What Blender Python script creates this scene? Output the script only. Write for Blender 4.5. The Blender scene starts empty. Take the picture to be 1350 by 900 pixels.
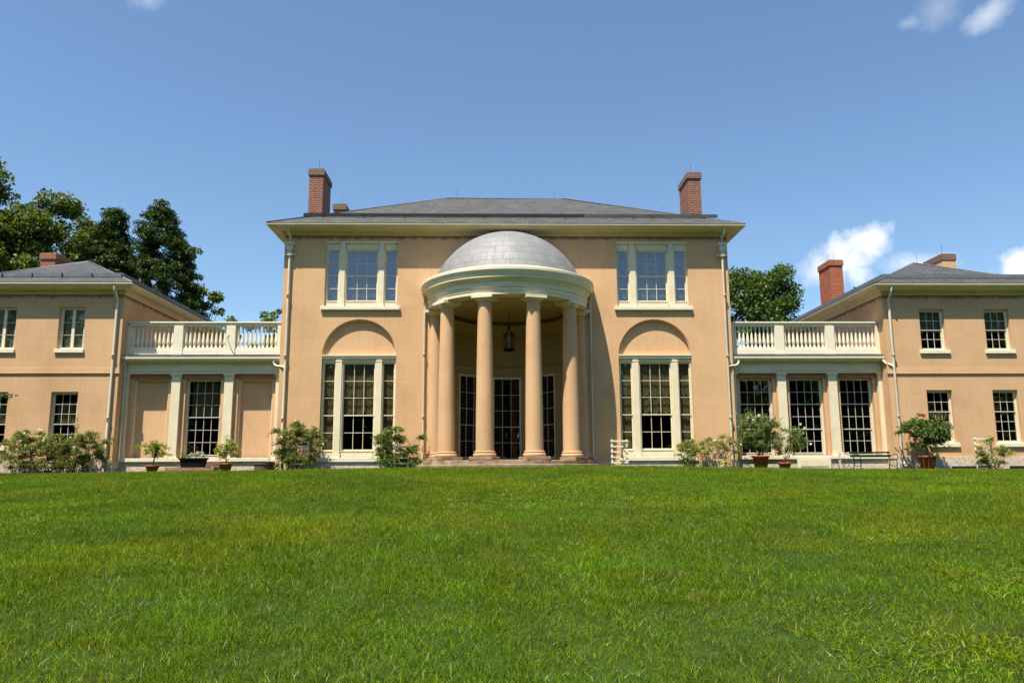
import bpy, math, random
import numpy as np
from mathutils import Vector, Matrix

random.seed(7)
sc = bpy.context.scene
col = sc.collection
PI = math.pi

# ------------------------------------------------------------------ camera
CAM = Vector((-0.572, -30.0, -0.15))
PITCH, YAW, ROLL, FPX = 0.16508, 0.024587, -0.004548, 1028.25      # FPX on a 1350 px wide picture
def cam_axes():
    cy, sy, cp, sp = math.cos(YAW), math.sin(YAW), math.cos(PITCH), math.sin(PITCH)
    f = Vector((sy*cp, cy*cp, sp)); r = Vector((cy, -sy, 0)); u = r.cross(f)
    c, s = math.cos(ROLL), math.sin(ROLL)
    return r*c+u*s, u*c-r*s, f
CR, CU, CF = cam_axes()
cd = bpy.data.cameras.new('camera'); cam = bpy.data.objects.new('camera', cd); col.objects.link(cam)
m = Matrix((CR, CU, -CF)).transposed().to_4x4(); m.translation = CAM
cam.matrix_world = m
cd.sensor_width = 36; cd.lens = FPX/1350*36; cd.clip_end = 6000; cd.clip_start = 0.05
sc.camera = cam
def dirpx(px, py):                      # direction of a picture point of the 1350 x 900 photograph
    return (CF+CR*((px-675)/FPX)-CU*((py-450)/FPX)).normalized()

# ------------------------------------------------------------------ sun, sky, exposure
SUN_TO = Vector((-0.73, -1.0, 2.68)).normalized()
el = math.asin(SUN_TO.z); az = math.atan2(SUN_TO.x, SUN_TO.y)
sd = bpy.data.lights.new('sun', 'SUN'); sd.energy = 4.6; sd.angle = math.radians(0.53); sd.color = (1.0, 0.93, 0.80)
so = bpy.data.objects.new('sun', sd); col.objects.link(so)
so.rotation_euler = (-SUN_TO).to_track_quat('-Z', 'Y').to_euler(); so.location = (-30, -40, 90)
sc.view_settings.view_transform = 'Standard'; sc.view_settings.look = 'None'
sc.view_settings.gamma = 1; sc.view_settings.exposure = 0.95; sc.view_settings.use_curve_mapping = False

world = bpy.data.worlds.new('World'); sc.world = world; world.use_nodes = True
def build_world():
    nt = world.node_tree; nt.nodes.clear(); N = nt.nodes.new; L = nt.links.new
    out = N('ShaderNodeOutputWorld'); bg = N('ShaderNodeBackground'); bg.inputs['Strength'].default_value = 0.085
    sky = N('ShaderNodeTexSky'); sky.sky_type = 'NISHITA'; sky.sun_disc = False
    sky.sun_elevation = el; sky.sun_rotation = az % (2*PI); sky.air_density = 1.0; sky.dust_density = 0.6; sky.ozone_density = 1.6; sky.altitude = 50
    tint = N('ShaderNodeMix'); tint.data_type = 'RGBA'; tint.blend_type = 'MULTIPLY'; tint.inputs[0].default_value = 1
    tint.inputs[7].default_value = SKY_TINT
    L(sky.outputs[0], tint.inputs[6])
    tc = N('ShaderNodeTexCoord'); vec = tc.outputs['Generated']
    def math_(op, a, b=None, clamp=False):
        n = N('ShaderNodeMath'); n.operation = op; n.use_clamp = clamp
        for i, x in enumerate((a, b)):
            if x is None: continue
            if isinstance(x, (int, float)): n.inputs[i].default_value = x
            else: L(x, n.inputs[i])
        return n.outputs[0]
    def dot(v):
        n = N('ShaderNodeVectorMath'); n.operation = 'DOT_PRODUCT'; L(vec, n.inputs[0]); n.inputs[1].default_value = v; return n.outputs['Value']
    def noise(scale, detail, rough=0.55):
        n = N('ShaderNodeTexNoise'); n.inputs['Scale'].default_value = scale; n.inputs['Detail'].default_value = detail; n.inputs['Roughness'].default_value = rough
        L(vec, n.inputs['Vector']); return n.outputs['Fac']
    n1 = noise(26, 7, 0.6); n2 = noise(9, 4)
    total = None
    # (px, py, half length px, half height px, tilt deg, density, softness)
    for (px, py, a, b, t, dens, soft) in [(1108, 344, 50, 34, 25, .9, 1.5), (1140, 320, 32, 26, 20, .9, 1.6), (1086, 352, 32, 28, 10, 0.8, 1.6), (1128, 360, 24, 18, -25, .7, 1.6),
                                          (1212, 347, 50, 15, 3, 0.55, 1.3), (1352, 351, 38, 24, 8, 1.0, 2.2), (1306, 17, 30, 19, 34, 0.55, 1.0),
                                          (1240, 12, 34, 22, 20, 0.22, 1.0), (1199, 30, 16, 10, 10, 0.3, 1.0), (196, 2, 24, 12, 0, 0.3, 1.0)]:
        d = dirpx(px, py); e1 = (CR*math.cos(math.radians(t))+CU*math.sin(math.radians(t))); e1 = (e1-d*e1.dot(d)).normalized(); e2 = d.cross(e1)
        u = math_('DIVIDE', dot(e1), a/FPX); v = math_('DIVIDE', dot(e2), b/FPX)
        r = math_('SQRT', math_('ADD', math_('MULTIPLY', u, u), math_('MULTIPLY', v, v)))
        base = math_('SUBTRACT', 1.0, r)
        base = math_('ADD', base, math_('MULTIPLY', math_('SUBTRACT', n1, 0.5), 1.7))
        base = math_('ADD', base, math_('MULTIPLY', math_('SUBTRACT', n2, 0.5), 0.5))
        front = math_('GREATER_THAN', dot(d), 0.3)
        f = math_('MULTIPLY', math_('MULTIPLY', base, soft, True), front)
        f = math_('MULTIPLY', f, dens)
        total = f if total is None else math_('MAXIMUM', total, f)
    shade = N('ShaderNodeMix'); shade.data_type = 'RGBA'; L(n1, shade.inputs[0])
    shade.inputs[6].default_value = (5.2, 5.8, 6.8, 1); shade.inputs[7].default_value = (8.0, 8.0, 8.0, 1)
    mix = N('ShaderNodeMix'); mix.data_type = 'RGBA'; L(total, mix.inputs[0]); L(tint.outputs[2], mix.inputs[6]); L(shade.outputs[2], mix.inputs[7])
    L(mix.outputs[2], bg.inputs['Color']); L(bg.outputs[0], out.inputs['Surface'])
SKY_TINT = (.92, 1.04, 1.09, 1)
build_world()

# ------------------------------------------------------------------ materials
def nodes_of(name):
    mt = bpy.data.materials.new(name); mt.use_nodes = True; nt = mt.node_tree
    b = nt.nodes.get('Principled BSDF')
    return mt, nt, b
class NB:
    """tiny node helper"""
    def __init__(s, nt): s.nt = nt
    def n(s, t, **kw):
        x = s.nt.nodes.new(t)
        for k, v in kw.items(): setattr(x, k, v)
        return x
    def l(s, a, b): s.nt.links.new(a, b)
    def noise(s, vec, scale, detail=4, rough=.55):
        x = s.n('ShaderNodeTexNoise'); x.inputs['Scale'].default_value = scale; x.inputs['Detail'].default_value = detail; x.inputs['Roughness'].default_value = rough
        if vec is not None: s.l(vec, x.inputs['Vector'])
        return x.outputs['Fac']
    def ramp(s, fac, stops):
        x = s.n('ShaderNodeValToRGB'); e = x.color_ramp.elements
        while len(e) < len(stops): e.new(0.5)
        for i, (p, c) in enumerate(stops): e[i].position = p; e[i].color = (*c, 1) if len(c) == 3 else c
        s.l(fac, x.inputs[0]); return x.outputs[0]
    def mix(s, fac, a, b, mode='MIX'):
        x = s.n('ShaderNodeMix', data_type='RGBA', blend_type=mode)
        for i, v in ((0, fac), (6, a), (7, b)):
            if isinstance(v, (int, float)): x.inputs[i].default_value = v
            elif isinstance(v, tuple): x.inputs[i].default_value = (*v, 1) if len(v) == 3 else v
            else: s.l(v, x.inputs[i])
        return x.outputs[2]
    def math(s, op, a, b=None, clamp=False):
        x = s.n('ShaderNodeMath', operation=op, use_clamp=clamp)
        for i, v in enumerate((a, b)):
            if v is None: continue
            if isinstance(v, (int, float)): x.inputs[i].default_value = v
            else: s.l(v, x.inputs[i])
        return x.outputs[0]
    def bump(s, h, strength, dist, b):
        x = s.n('ShaderNodeBump'); x.inputs['Strength'].default_value = strength; x.inputs['Distance'].default_value = dist
        s.l(h, x.inputs['Height']); s.l(x.outputs[0], b.inputs['Normal'])
    def pos(s): return s.n('ShaderNodeNewGeometry').outputs['Position']
    def uv(s): return s.n('ShaderNodeUVMap').outputs[0]

def mottled(name, c1, c2, scale=6, rough=.6, bump=.0, bscale=60, metallic=0, spec=.4):
    mt, nt, b = nodes_of(name); k = NB(nt); p = k.pos()
    f = k.noise(p, scale, 5)
    c = k.ramp(f, [(.3, c1), (.72, c2)]); k.l(c, b.inputs['Base Color'])
    b.inputs['Roughness'].default_value = rough; b.inputs['Metallic'].default_value = metallic; b.inputs['Specular IOR Level'].default_value = spec
    if bump: k.bump(k.noise(p, bscale, 3), bump, .01, b)
    return mt

def stucco(name, base, scored=True, stain_tops=()):
    mt, nt, b = nodes_of(name); k = NB(nt); p = k.pos(); uv = k.uv()
    br, bg_, bb = base
    c = k.ramp(k.noise(p, .55, 6, .6), [(.28, (br*.82, bg_*.79, bb*.76)), (.5, base), (.72, (min(1, br*1.09), bg_*1.11, bb*1.14))])
    pink = k.ramp(k.noise(p, 1.7, 5, .65), [(.42, (0, 0, 0)), (.75, (1, 1, 1))])
    c = k.mix(k.math('MULTIPLY', pink, .4), c, (br*1.0, bg_*.91, bb*.86))
    # fine grain and vertical weather streaks
    mp = k.n('ShaderNodeMapping'); mp.inputs['Scale'].default_value = (2.6, 2.6, .22); k.l(p, mp.inputs[0])
    st = k.ramp(k.noise(mp.outputs[0], 2.2, 5, .65), [(.5, (0, 0, 0)), (.8, (1, 1, 1))])
    c = k.mix(k.math('MULTIPLY', st, .42), c, (br*.72, bg_*.70, bb*.66))
    g = k.noise(p, 42, 3); c = k.mix(.16, c, k.ramp(g, [(.3, (br*.6, bg_*.6, bb*.6)), (.7, (br*1.2, bg_*1.2, bb*1.2))]))
    sep = k.n('ShaderNodeSeparateXYZ'); k.l(p, sep.inputs[0]); z = sep.outputs[2]
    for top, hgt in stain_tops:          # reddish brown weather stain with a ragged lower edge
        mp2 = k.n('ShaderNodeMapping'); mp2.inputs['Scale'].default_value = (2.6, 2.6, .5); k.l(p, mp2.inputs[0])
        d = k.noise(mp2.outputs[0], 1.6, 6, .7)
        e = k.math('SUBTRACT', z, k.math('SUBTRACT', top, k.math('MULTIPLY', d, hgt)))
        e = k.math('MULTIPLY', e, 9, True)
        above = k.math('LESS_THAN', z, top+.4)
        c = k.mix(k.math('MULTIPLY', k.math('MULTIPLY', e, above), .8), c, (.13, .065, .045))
    hgt = k.noise(p, 25, 5)
    if scored:
        bt = k.n('ShaderNodeTexBrick'); k.l(uv, bt.inputs[0]); bt.inputs['Scale'].default_value = 1
        bt.inputs['Brick Width'].default_value = 1.15; bt.inputs['Row Height'].default_value = .56; bt.inputs['Mortar Size'].default_value = .008; bt.inputs['Mortar Smooth'].default_value = .35
        bt.inputs['Color1'].default_value = (.42, .42, .42, 1); bt.inputs['Color2'].default_value = (.6, .6, .6, 1); bt.inputs['Mortar'].default_value = (.5, .5, .5, 1)
        br_tone = k.mix(.10, c, bt.outputs['Color'], 'OVERLAY')
        fade = k.ramp(k.noise(p, .9, 4, .6), [(.36, (0, 0, 0)), (.62, (1, 1, 1))])
        c = k.mix(k.math('MULTIPLY', k.math('MULTIPLY', bt.outputs['Fac'], fade), .42), br_tone, (br*.5, bg_*.48, bb*.42))
    k.l(c, b.inputs['Base Color']); b.inputs['Roughness'].default_value = .92; b.inputs['Specular IOR Level'].default_value = .2
    k.bump(hgt, .35, .012, b)
    return mt

def brick_mat(name, c1, c2, mortar, w=.215, h=.075, ms=.011, soot=None):
    mt, nt, b = nodes_of(name); k = NB(nt); uv = k.uv(); p = k.pos()
    bt = k.n('ShaderNodeTexBrick'); k.l(uv, bt.inputs[0]); bt.inputs['Scale'].default_value = 1
    bt.inputs['Brick Width'].default_value = w; bt.inputs['Row Height'].default_value = h; bt.inputs['Mortar Size'].default_value = ms; bt.inputs['Mortar Smooth'].default_value = .1
    bt.inputs['Color1'].default_value = (*c1, 1); bt.inputs['Color2'].default_value = (*c2, 1); bt.inputs['Mortar'].default_value = (*mortar, 1)
    c = k.mix(.35, bt.outputs['Color'], k.ramp(k.noise(p, 5, 5, .65), [(.3, (.35, .3, .3)), (.7, (.75, .7, .65))]), 'OVERLAY')
    if soot:
        f = k.ramp(k.noise(p, 1.9, 5, .7), [(.55, (0, 0, 0)), (.66, (1, 1, 1))]); c = k.mix(k.math('MULTIPLY', f, soot), c, (.13, .12, .12))
    k.l(c, b.inputs['Base Color']); b.inputs['Roughness'].default_value = .9
    k.bump(k.math('SUBTRACT', 1, bt.outputs['Fac']), .5, .012, b)
    return mt

def slate_mat(name, c1, c2, dark=(.012, .012, .013)):
    mt, nt, b = nodes_of(name); k = NB(nt); uv = k.uv(); p = k.pos()
    bt = k.n('ShaderNodeTexBrick'); k.l(uv, bt.inputs[0]); bt.inputs['Scale'].default_value = 1
    bt.inputs['Brick Width'].default_value = .28; bt.inputs['Row Height'].default_value = .2; bt.inputs['Mortar Size'].default_value = .008; bt.inputs['Mortar Smooth'].default_value = .0
    bt.inputs['Color1'].default_value = (*c1, 1); bt.inputs['Color2'].default_value = (*c2, 1); bt.inputs['Mortar'].default_value = (*dark, 1)
    c = k.mix(.4, bt.outputs['Color'], k.ramp(k.noise(p, .8, 6, .65), [(.3, (.3, .3, .3)), (.7, (.72, .7, .66))]), 'OVERLAY')
    k.l(c, b.inputs['Base Color']); b.inputs['Roughness'].default_value = .75
    k.bump(k.math('SUBTRACT', 1, bt.outputs['Fac']), .6, .02, b)
    return mt

def dome_mat(name):
    mt, nt, b = nodes_of(name); k = NB(nt); uv = k.uv(); p = k.pos()
    bt = k.n('ShaderNodeTexBrick'); k.l(uv, bt.inputs[0]); bt.inputs['Scale'].default_value = 1
    bt.inputs['Brick Width'].default_value = .62; bt.inputs['Row Height'].default_value = .36; bt.inputs['Mortar Size'].default_value = .009; bt.inputs['Mortar Smooth'].default_value = .1
    bt.inputs['Color1'].default_value = (.195, .194, .194, 1); bt.inputs['Color2'].default_value = (.24, .237, .233, 1); bt.inputs['Mortar'].default_value = (.13, .13, .135, 1)
    c = k.mix(.35, bt.outputs['Color'], k.ramp(k.noise(p, 3.4, 6, .7), [(.3, (.4, .4, .41)), (.7, (.6, .6, .6))]), 'OVERLAY')
    k.l(c, b.inputs['Base Color']); b.inputs['Metallic'].default_value = .25
    k.l(k.ramp(k.noise(p, 5, 4), [(.3, (.6, .6, .6)), (.7, (.75, .75, .75))]), b.inputs['Roughness'])
    h = k.math('ADD', k.math('MULTIPLY', bt.outputs['Fac'], -1.0), k.math('MULTIPLY', k.noise(p, 2.6, 3), .9))
    k.bump(h, .35, .03, b)
    return mt

def glass_mat(name, refl=.14, tint=(.42, .44, .42)):
    mt, nt, b = nodes_of(name); k = NB(nt); nt.nodes.remove(b)
    out = nt.nodes['Material Output']
    gl = k.n('ShaderNodeBsdfGlossy'); gl.inputs['Roughness'].default_value = .015; gl.inputs['Color'].default_value = (.95, .97, 1, 1)
    tr = k.n('ShaderNodeBsdfTransparent'); tr.inputs['Color'].default_value = (*tint, 1)
    fr = k.n('ShaderNodeLayerWeight'); fr.inputs['Blend'].default_value = .5      # 'facing' is the same from both sides of the sheet
    p = k.pos(); bp = k.n('ShaderNodeBump'); bp.inputs['Strength'].default_value = .06; bp.inputs['Distance'].default_value = .03
    k.l(k.noise(p, 2.2, 2), bp.inputs['Height']); k.l(bp.outputs[0], gl.inputs['Normal'])
    f = k.math('ADD', k.math('MULTIPLY', k.math('POWER', fr.outputs['Facing'], 4.0), .6), refl, True)
    mx = k.n('ShaderNodeMixShader'); k.l(f, mx.inputs[0]); k.l(tr.outputs[0], mx.inputs[1]); k.l(gl.outputs[0], mx.inputs[2]); k.l(mx.outputs[0], out.inputs[0])
    return mt

def leaf_mat(name, stops, trans=.35, rough=.5, spec=.35, noise_scale=.6):
    """foliage: colour by the leaf's own random value 'var' plus a slow drift through the plant"""
    mt, nt, b = nodes_of(name); k = NB(nt); out = nt.nodes['Material Output']
    at = k.n('ShaderNodeAttribute'); at.attribute_name = 'var'
    p = k.pos(); d = k.noise(p, noise_scale, 3)
    f = k.math('ADD', k.math('MULTIPLY', at.outputs['Fac'], .62), k.math('MULTIPLY', d, .4), True)
    c = k.ramp(f, stops); k.l(c, b.inputs['Base Color'])
    b.inputs['Roughness'].default_value = rough; b.inputs['Specular IOR Level'].default_value = spec
    tl = k.n('ShaderNodeBsdfTranslucent'); c2 = k.mix(1.0, c, (1.15, 1.25, .5), 'MULTIPLY'); k.l(c2, tl.inputs['Color'])
    mx = k.n('ShaderNodeMixShader'); mx.inputs[0].default_value = trans
    k.l(b.outputs[0], mx.inputs[1]); k.l(tl.outputs[0], mx.inputs[2]); k.l(mx.outputs[0], out.inputs[0])
    return mt

M = {}
STUCCO = (.645, .403, .214)
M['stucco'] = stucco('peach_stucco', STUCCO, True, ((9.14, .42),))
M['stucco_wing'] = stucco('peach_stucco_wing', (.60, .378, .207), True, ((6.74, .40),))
M['stucco_plain'] = stucco('peach_stucco_plain', (.63, .396, .215), False)
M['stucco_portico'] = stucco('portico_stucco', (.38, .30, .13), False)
M['column'] = stucco('column_stucco', (.61, .385, .21), False)
M['cream'] = mottled('cream_paint', (.69, .60, .405), (.775, .685, .49), 3, .55, .08, 40)
M['white'] = mottled('white_paint', (.71, .64, .475), (.79, .72, .555), 4, .5, .05, 50)
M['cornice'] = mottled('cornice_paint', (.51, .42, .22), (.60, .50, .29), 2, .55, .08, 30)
M['sash'] = mottled('sash_paint', (.52, .49, .42), (.62, .58, .49), 5, .5)
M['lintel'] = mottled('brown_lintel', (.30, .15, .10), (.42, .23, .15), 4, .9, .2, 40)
M['stone'] = mottled('rubble_stone', (.44, .33, .25), (.74, .62, .50), 11, .95, .9, 14)
M['step'] = mottled('sandstone', (.17, .115, .075), (.40, .29, .19), 3.2, .95, .6, 18)
M['slate'] = slate_mat('slate_roof', (.040, .040, .040), (.078, .076, .072))
M['slate_wing'] = slate_mat('slate_roof_wing', (.038, .040, .044), (.066, .067, .070))
M['lead'] = mottled('grey_metal', (.12, .125, .135), (.19, .195, .205), 3, .6, 0, 30, .2)
M['guard_dark'] = mottled('dark_guard', (.006, .008, .009), (.011, .013, .015), 2, .9, 0, 30, 0, .05)
M['brick'] = brick_mat('chimney_brick', (.125, .030, .016), (.215, .058, .030), (.36, .27, .20), .23, .085, .009)
M['brick_red'] = brick_mat('orange_red_brick', (.29, .058, .020), (.38, .10, .038), (.30, .16, .10), ms=.008, soot=.6)
M['dome'] = dome_mat('silver_roof_metal')
M['glass_up'] = glass_mat('window_glass_upper', .15, (.46, .47, .47))
M['glass'] = glass_mat('window_glass', .075, (.38, .365, .31))
M['dark'] = mottled('dark_interior', (.012, .011, .010), (.022, .02, .017), 2, .9)
M['curtain'] = mottled('curtain_cloth', (.50, .46, .30), (.64, .60, .42), 8, .9)
M['sheer'] = mottled('sheer_curtain', (.30, .31, .31), (.40, .41, .41), 5, .9)
M['shade'] = mottled('roller_shade', (.55, .56, .53), (.62, .63, .59), 3, .9)
M['pipe'] = mottled('pipe_paint', (.58, .52, .40), (.68, .62, .50), 5, .45)
M['iron'] = mottled('black_iron', (.008, .008, .008), (.018, .018, .017), 8, .6, 0, 30, 0, .2)
M['lamp_glass'] = glass_mat('lantern_glass', .1, (.62, .64, .62))
M['terracotta'] = mottled('terracotta', (.26, .065, .03), (.38, .11, .055), 7, .85, .3, 30)
M['greenwood'] = mottled('dark_green_paint', (.004, .014, .010), (.009, .022, .017), 6, .7, 0, 30, 0, .1)
M['tubwood'] = mottled('tub_wood', (.10, .055, .035), (.20, .12, .085), 9, .8, .3, 20)
M['bark'] = mottled('bark', (.05, .036, .025), (.13, .10, .075), 5, .95, .8, 12)
M['stem'] = mottled('stem', (.10, .075, .04), (.22, .17, .10), 9, .9)
M['soil'] = mottled('mulch', (.03, .02, .014), (.08, .055, .04), 9, 1, .8, 20)
M['brickstep'] = brick_mat('step_brick', (.28, .10, .06), (.36, .15, .09), (.32, .25, .2))
M['vent'] = mottled('vent_black', (.006, .006, .006), (.012, .012, .012), 3, .9)
M['leaf_tree'] = leaf_mat('leaf_deciduous', [(.15, (.04, .065, .011)), (.5, (.10, .145, .022)), (.85, (.21, .24, .045))], .35)
M['leaf_tree2'] = leaf_mat('leaf_round_tree', [(.15, (.030, .062, .014)), (.5, (.075, .13, .028)), (.85, (.16, .22, .05))], .35)
M['leaf_dark'] = leaf_mat('leaf_evergreen', [(.15, (.014, .034, .007)), (.5, (.034, .066, .010)), (.85, (.095, .125, .022))], .25)
M['leaf_rose'] = leaf_mat('leaf_rose', [(.1, (.075, .105, .022)), (.5, (.16, .20, .045)), (.8, (.29, .28, .075)), (.97, (.46, .30, .12))], .35, noise_scale=1.6)
M['leaf_shrub'] = leaf_mat('leaf_shrub', [(.15, (.07, .11, .024)), (.5, (.155, .21, .05)), (.9, (.32, .34, .10))], .35, noise_scale=1.6)
M['leaf_pale'] = leaf_mat('leaf_pale_shrub', [(.1, (.11, .14, .03)), (.5, (.25, .28, .06)), (.85, (.46, .43, .15)), (1, (.6, .5, .26))], .35, noise_scale=1.6)
M['leaf_citrus'] = leaf_mat('leaf_citrus', [(.1, (.09, .15, .015)), (.5, (.25, .31, .035)), (.9, (.52, .50, .13))], .35, noise_scale=2)
M['leaf_oleander'] = leaf_mat('leaf_oleander', [(.1, (.06, .10, .022)), (.5, (.15, .22, .055)), (.9, (.32, .37, .12))], .3, noise_scale=2)
M['leaf_yellow'] = leaf_mat('leaf_yellowing', [(.1, (.06, .09, .02)), (.5, (.20, .20, .03)), (.85, (.55, .36, .03)), (1, (.62, .45, .08))], .35, noise_scale=2)
M['leaf_hibiscus'] = leaf_mat('leaf_hibiscus', [(.1, (.024, .062, .010)), (.5, (.075, .14, .022)), (.9, (.22, .28, .06))], .3, noise_scale=2)
def flat(name, c, rough=.6):
    mt, nt, b = nodes_of(name); k = NB(nt)
    k.l(k.ramp(k.noise(k.pos(), 12, 2), [(.3, tuple(x*.8 for x in c)), (.7, c)]), b.inputs['Base Color']); b.inputs['Roughness'].default_value = rough; return mt
M['petal_white'] = flat('petal_white', (.82, .78, .70)); M['petal_pink'] = flat('petal_pink', (.65, .16, .20)); M['petal_red'] = flat('petal_red', (.55, .03, .03))
M['petal_blush'] = flat('petal_blush', (.80, .55, .50)); M['petal_yellow'] = flat('petal_yellow', (.72, .5, .05))

# ------------------------------------------------------------------ mesh helpers
class MB:
    def __init__(s, T=None): s.v = []; s.f = []; s.uv = {}; s.T = T; s.smooth = set()
    def add(s, verts, faces, uvs=None, smooth=False):
        o = len(s.v); T = s.T
        s.v += [T(*p) if T else tuple(p) for p in verts]
        for i, f in enumerate(faces):
            if uvs: s.uv[len(s.f)] = uvs[i]
            if smooth: s.smooth.add(len(s.f))
            s.f.append(tuple(o+j for j in f))
        return s
    def quad(s, a, b, c, d): return s.add([a, b, c, d], [(0, 1, 2, 3)])
    def box(s, x0, x1, y0, y1, z0, z1, n=1):
        if x0 > x1: x0, x1 = x1, x0
        V = []; F = []
        for i in range(n+1):
            x = x0+(x1-x0)*i/n; V += [(x, y0, z0), (x, y1, z0), (x, y1, z1), (x, y0, z1)]
        for i in range(n):
            a = 4*i; b = a+4
            for j in range(4): F.append((a+j, a+(j+1) % 4, b+(j+1) % 4, b+j))
        F.append((3, 2, 1, 0)); F.append((4*n, 4*n+1, 4*n+2, 4*n+3))
        return s.add(V, F)
    def tube(s, pts, r, n=8, cap=True):
        pts = [Vector(p) for p in pts]; rs = r if isinstance(r, (list, tuple)) else [r]*len(pts)
        V = []; F = []; ref = None
        for i, p in enumerate(pts):
            d = (pts[min(i+1, len(pts)-1)]-pts[max(i-1, 0)]).normalized()
            if ref is None: ref = Vector((0, 0, 1)) if abs(d.z) < .9 else Vector((1, 0, 0))
            a = d.cross(ref).normalized(); b = d.cross(a); ref = b.cross(d)
            for k in range(n):
                t = 2*PI*k/n; V.append(tuple(p+(a*math.cos(t)+b*math.sin(t))*rs[i]))
        for i in range(len(pts)-1):
            for k in range(n): F.append((i*n+k, i*n+(k+1) % n, (i+1)*n+(k+1) % n, (i+1)*n+k))
        s.add(V, F, smooth=True)
        if cap:
            s.add(V[:n], [tuple(range(n))]); s.add(V[-n:], [tuple(reversed(range(n)))])
        return s
    def lathe(s, prof, n=32, a0=0, a1=2*PI, c=(0, 0), smooth=True):
        full = abs(a1-a0-2*PI) < 1e-6; cnt = n if full else n+1
        V = []; F = []; U = []; L = [0]
        for i in range(1, len(prof)): L.append(L[-1]+math.hypot(prof[i][0]-prof[i-1][0], prof[i][1]-prof[i-1][1]))
        for k in range(cnt):
            t = a0+(a1-a0)*k/n
            for (r, z) in prof: V.append((c[0]+r*math.cos(t), c[1]+r*math.sin(t), z))
        P = len(prof); R0 = max(p[0] for p in prof)
        for k in range(n):
            for i in range(P-1):
                a = k*P+i; b = ((k+1) % cnt)*P+i
                F.append((a, b, b+1, a+1)); u0 = (a1-a0)*k/n*R0; u1 = (a1-a0)*(k+1)/n*R0
                U.append([(u0, L[i]), (u1, L[i]), (u1, L[i+1]), (u0, L[i+1])])
        return s.add(V, F, U, smooth)
    def ring(s, x0, x1, y0, y1, prof, sides='FRBL'):
        """profile of (out, z) swept round a rectangle, mitred; wall faces outside"""
        V = []; P = len(prof)
        for (sx, sy) in ((0, 0), (1, 0), (1, 1), (0, 1)):
            for (o, z) in prof: V.append(((x1+o) if sx else (x0-o), (y1+o) if sy else (y0-o), z))
        F = []
        for i, nm in enumerate('FRBL'):
            if nm not in sides: continue
            a = i*P; b = ((i+1) % 4)*P
            for j in range(P-1): F.append((a+j, b+j, b+j+1, a+j+1))
        return s.add(V, F)
    def build(s, name, mat, parent=None, loc=None, label=None, bevel=0):
        me = bpy.data.meshes.new(name); me.from_pydata(s.v, [], s.f); me.update()
        ul = me.uv_layers.new(name='UVMap').data
        for p in me.polygons:
            ex = s.uv.get(p.index)
            if ex:
                for li, u in zip(p.loop_indices, ex): ul[li].uv = u
            else:
                nrm = p.normal
                t = Vector((-nrm.y, nrm.x, 0)); t = Vector((1, 0, 0)) if t.length < 1e-3 else t.normalized()
                b = nrm.cross(t)
                for li in p.loop_indices:
                    q = me.vertices[me.loops[li].vertex_index].co; ul[li].uv = (q.dot(t), q.dot(b))
            if p.index in s.smooth: p.use_smooth = True
        me.materials.append(mat)
        o = bpy.data.objects.new(name, me); col.objects.link(o)
        if parent: o.parent = parent
        if loc: o.location = loc
        if label: o['label'] = label
        if bevel:
            bv = o.modifiers.new('bevel', 'BEVEL'); bv.width = bevel; bv.segments = 2; bv.limit_method = 'ANGLE'
        return o
def empty(name, loc, label, cat, group=None):
    o = bpy.data.objects.new(name, None); col.objects.link(o); o.location = loc; o.empty_display_size = .3
    o['label'] = label; o['category'] = cat
    if group: o['group'] = group
    return o
def np_mesh(name, V, F, var, mat, parent=None, loc=None):
    """V (n,3), F (m,k) numpy"""
    me = bpy.data.meshes.new(name); k = F.shape[1]
    me.vertices.add(len(V)); me.vertices.foreach_set('co', V.astype(np.float32).ravel())
    me.loops.add(F.size); me.loops.foreach_set('vertex_index', F.astype(np.int32).ravel())
    me.polygons.add(len(F)); me.polygons.foreach_set('loop_start', np.arange(0, F.size, k, dtype=np.int32))
    try: me.polygons.foreach_set('loop_total', np.full(len(F), k, dtype=np.int32))
    except Exception: pass
    me.update(calc_edges=True); me.validate()
    if var is not None:
        a = me.attributes.new('var', 'FLOAT', 'POINT'); a.data.foreach_set('value', var.astype(np.float32))
    me.materials.append(mat)
    o = bpy.data.objects.new(name, me); col.objects.link(o)
    if parent: o.parent = parent
    if loc: o.location = loc
    return o
def leaves_np(C, size, rng, aspect=.5, up=.6, outdir=None, fold=.18):
    """diamond leaves, one quad each, at centres C"""
    n = len(C); size = np.broadcast_to(np.asarray(size, float), (n,)) * rng.uniform(.6, 1.3, n)
    d = rng.normal(size=(n, 3))
    if outdir is not None: d = d*.8+outdir
    d /= np.linalg.norm(d, axis=1)[:, None]+1e-9
    nr = rng.normal(size=(n, 3)); nr[:, 2] += up*2
    s = np.cross(d, nr); s /= np.linalg.norm(s, axis=1)[:, None]+1e-9
    nn = np.cross(s, d)
    h = size[:, None]
    a = C-d*h*.5; b = C+d*h*.5; mid = C-d*h*.05
    l = mid+s*h*aspect*.5+nn*h*fold; r = mid-s*h*aspect*.5+nn*h*fold
    V = np.stack([a, l, b, r], 1).reshape(-1, 3); F = np.arange(4*n).reshape(-1, 4)
    var = np.repeat(rng.uniform(0, 1, n), 4)
    return V, F, var

exec_order = []

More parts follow.
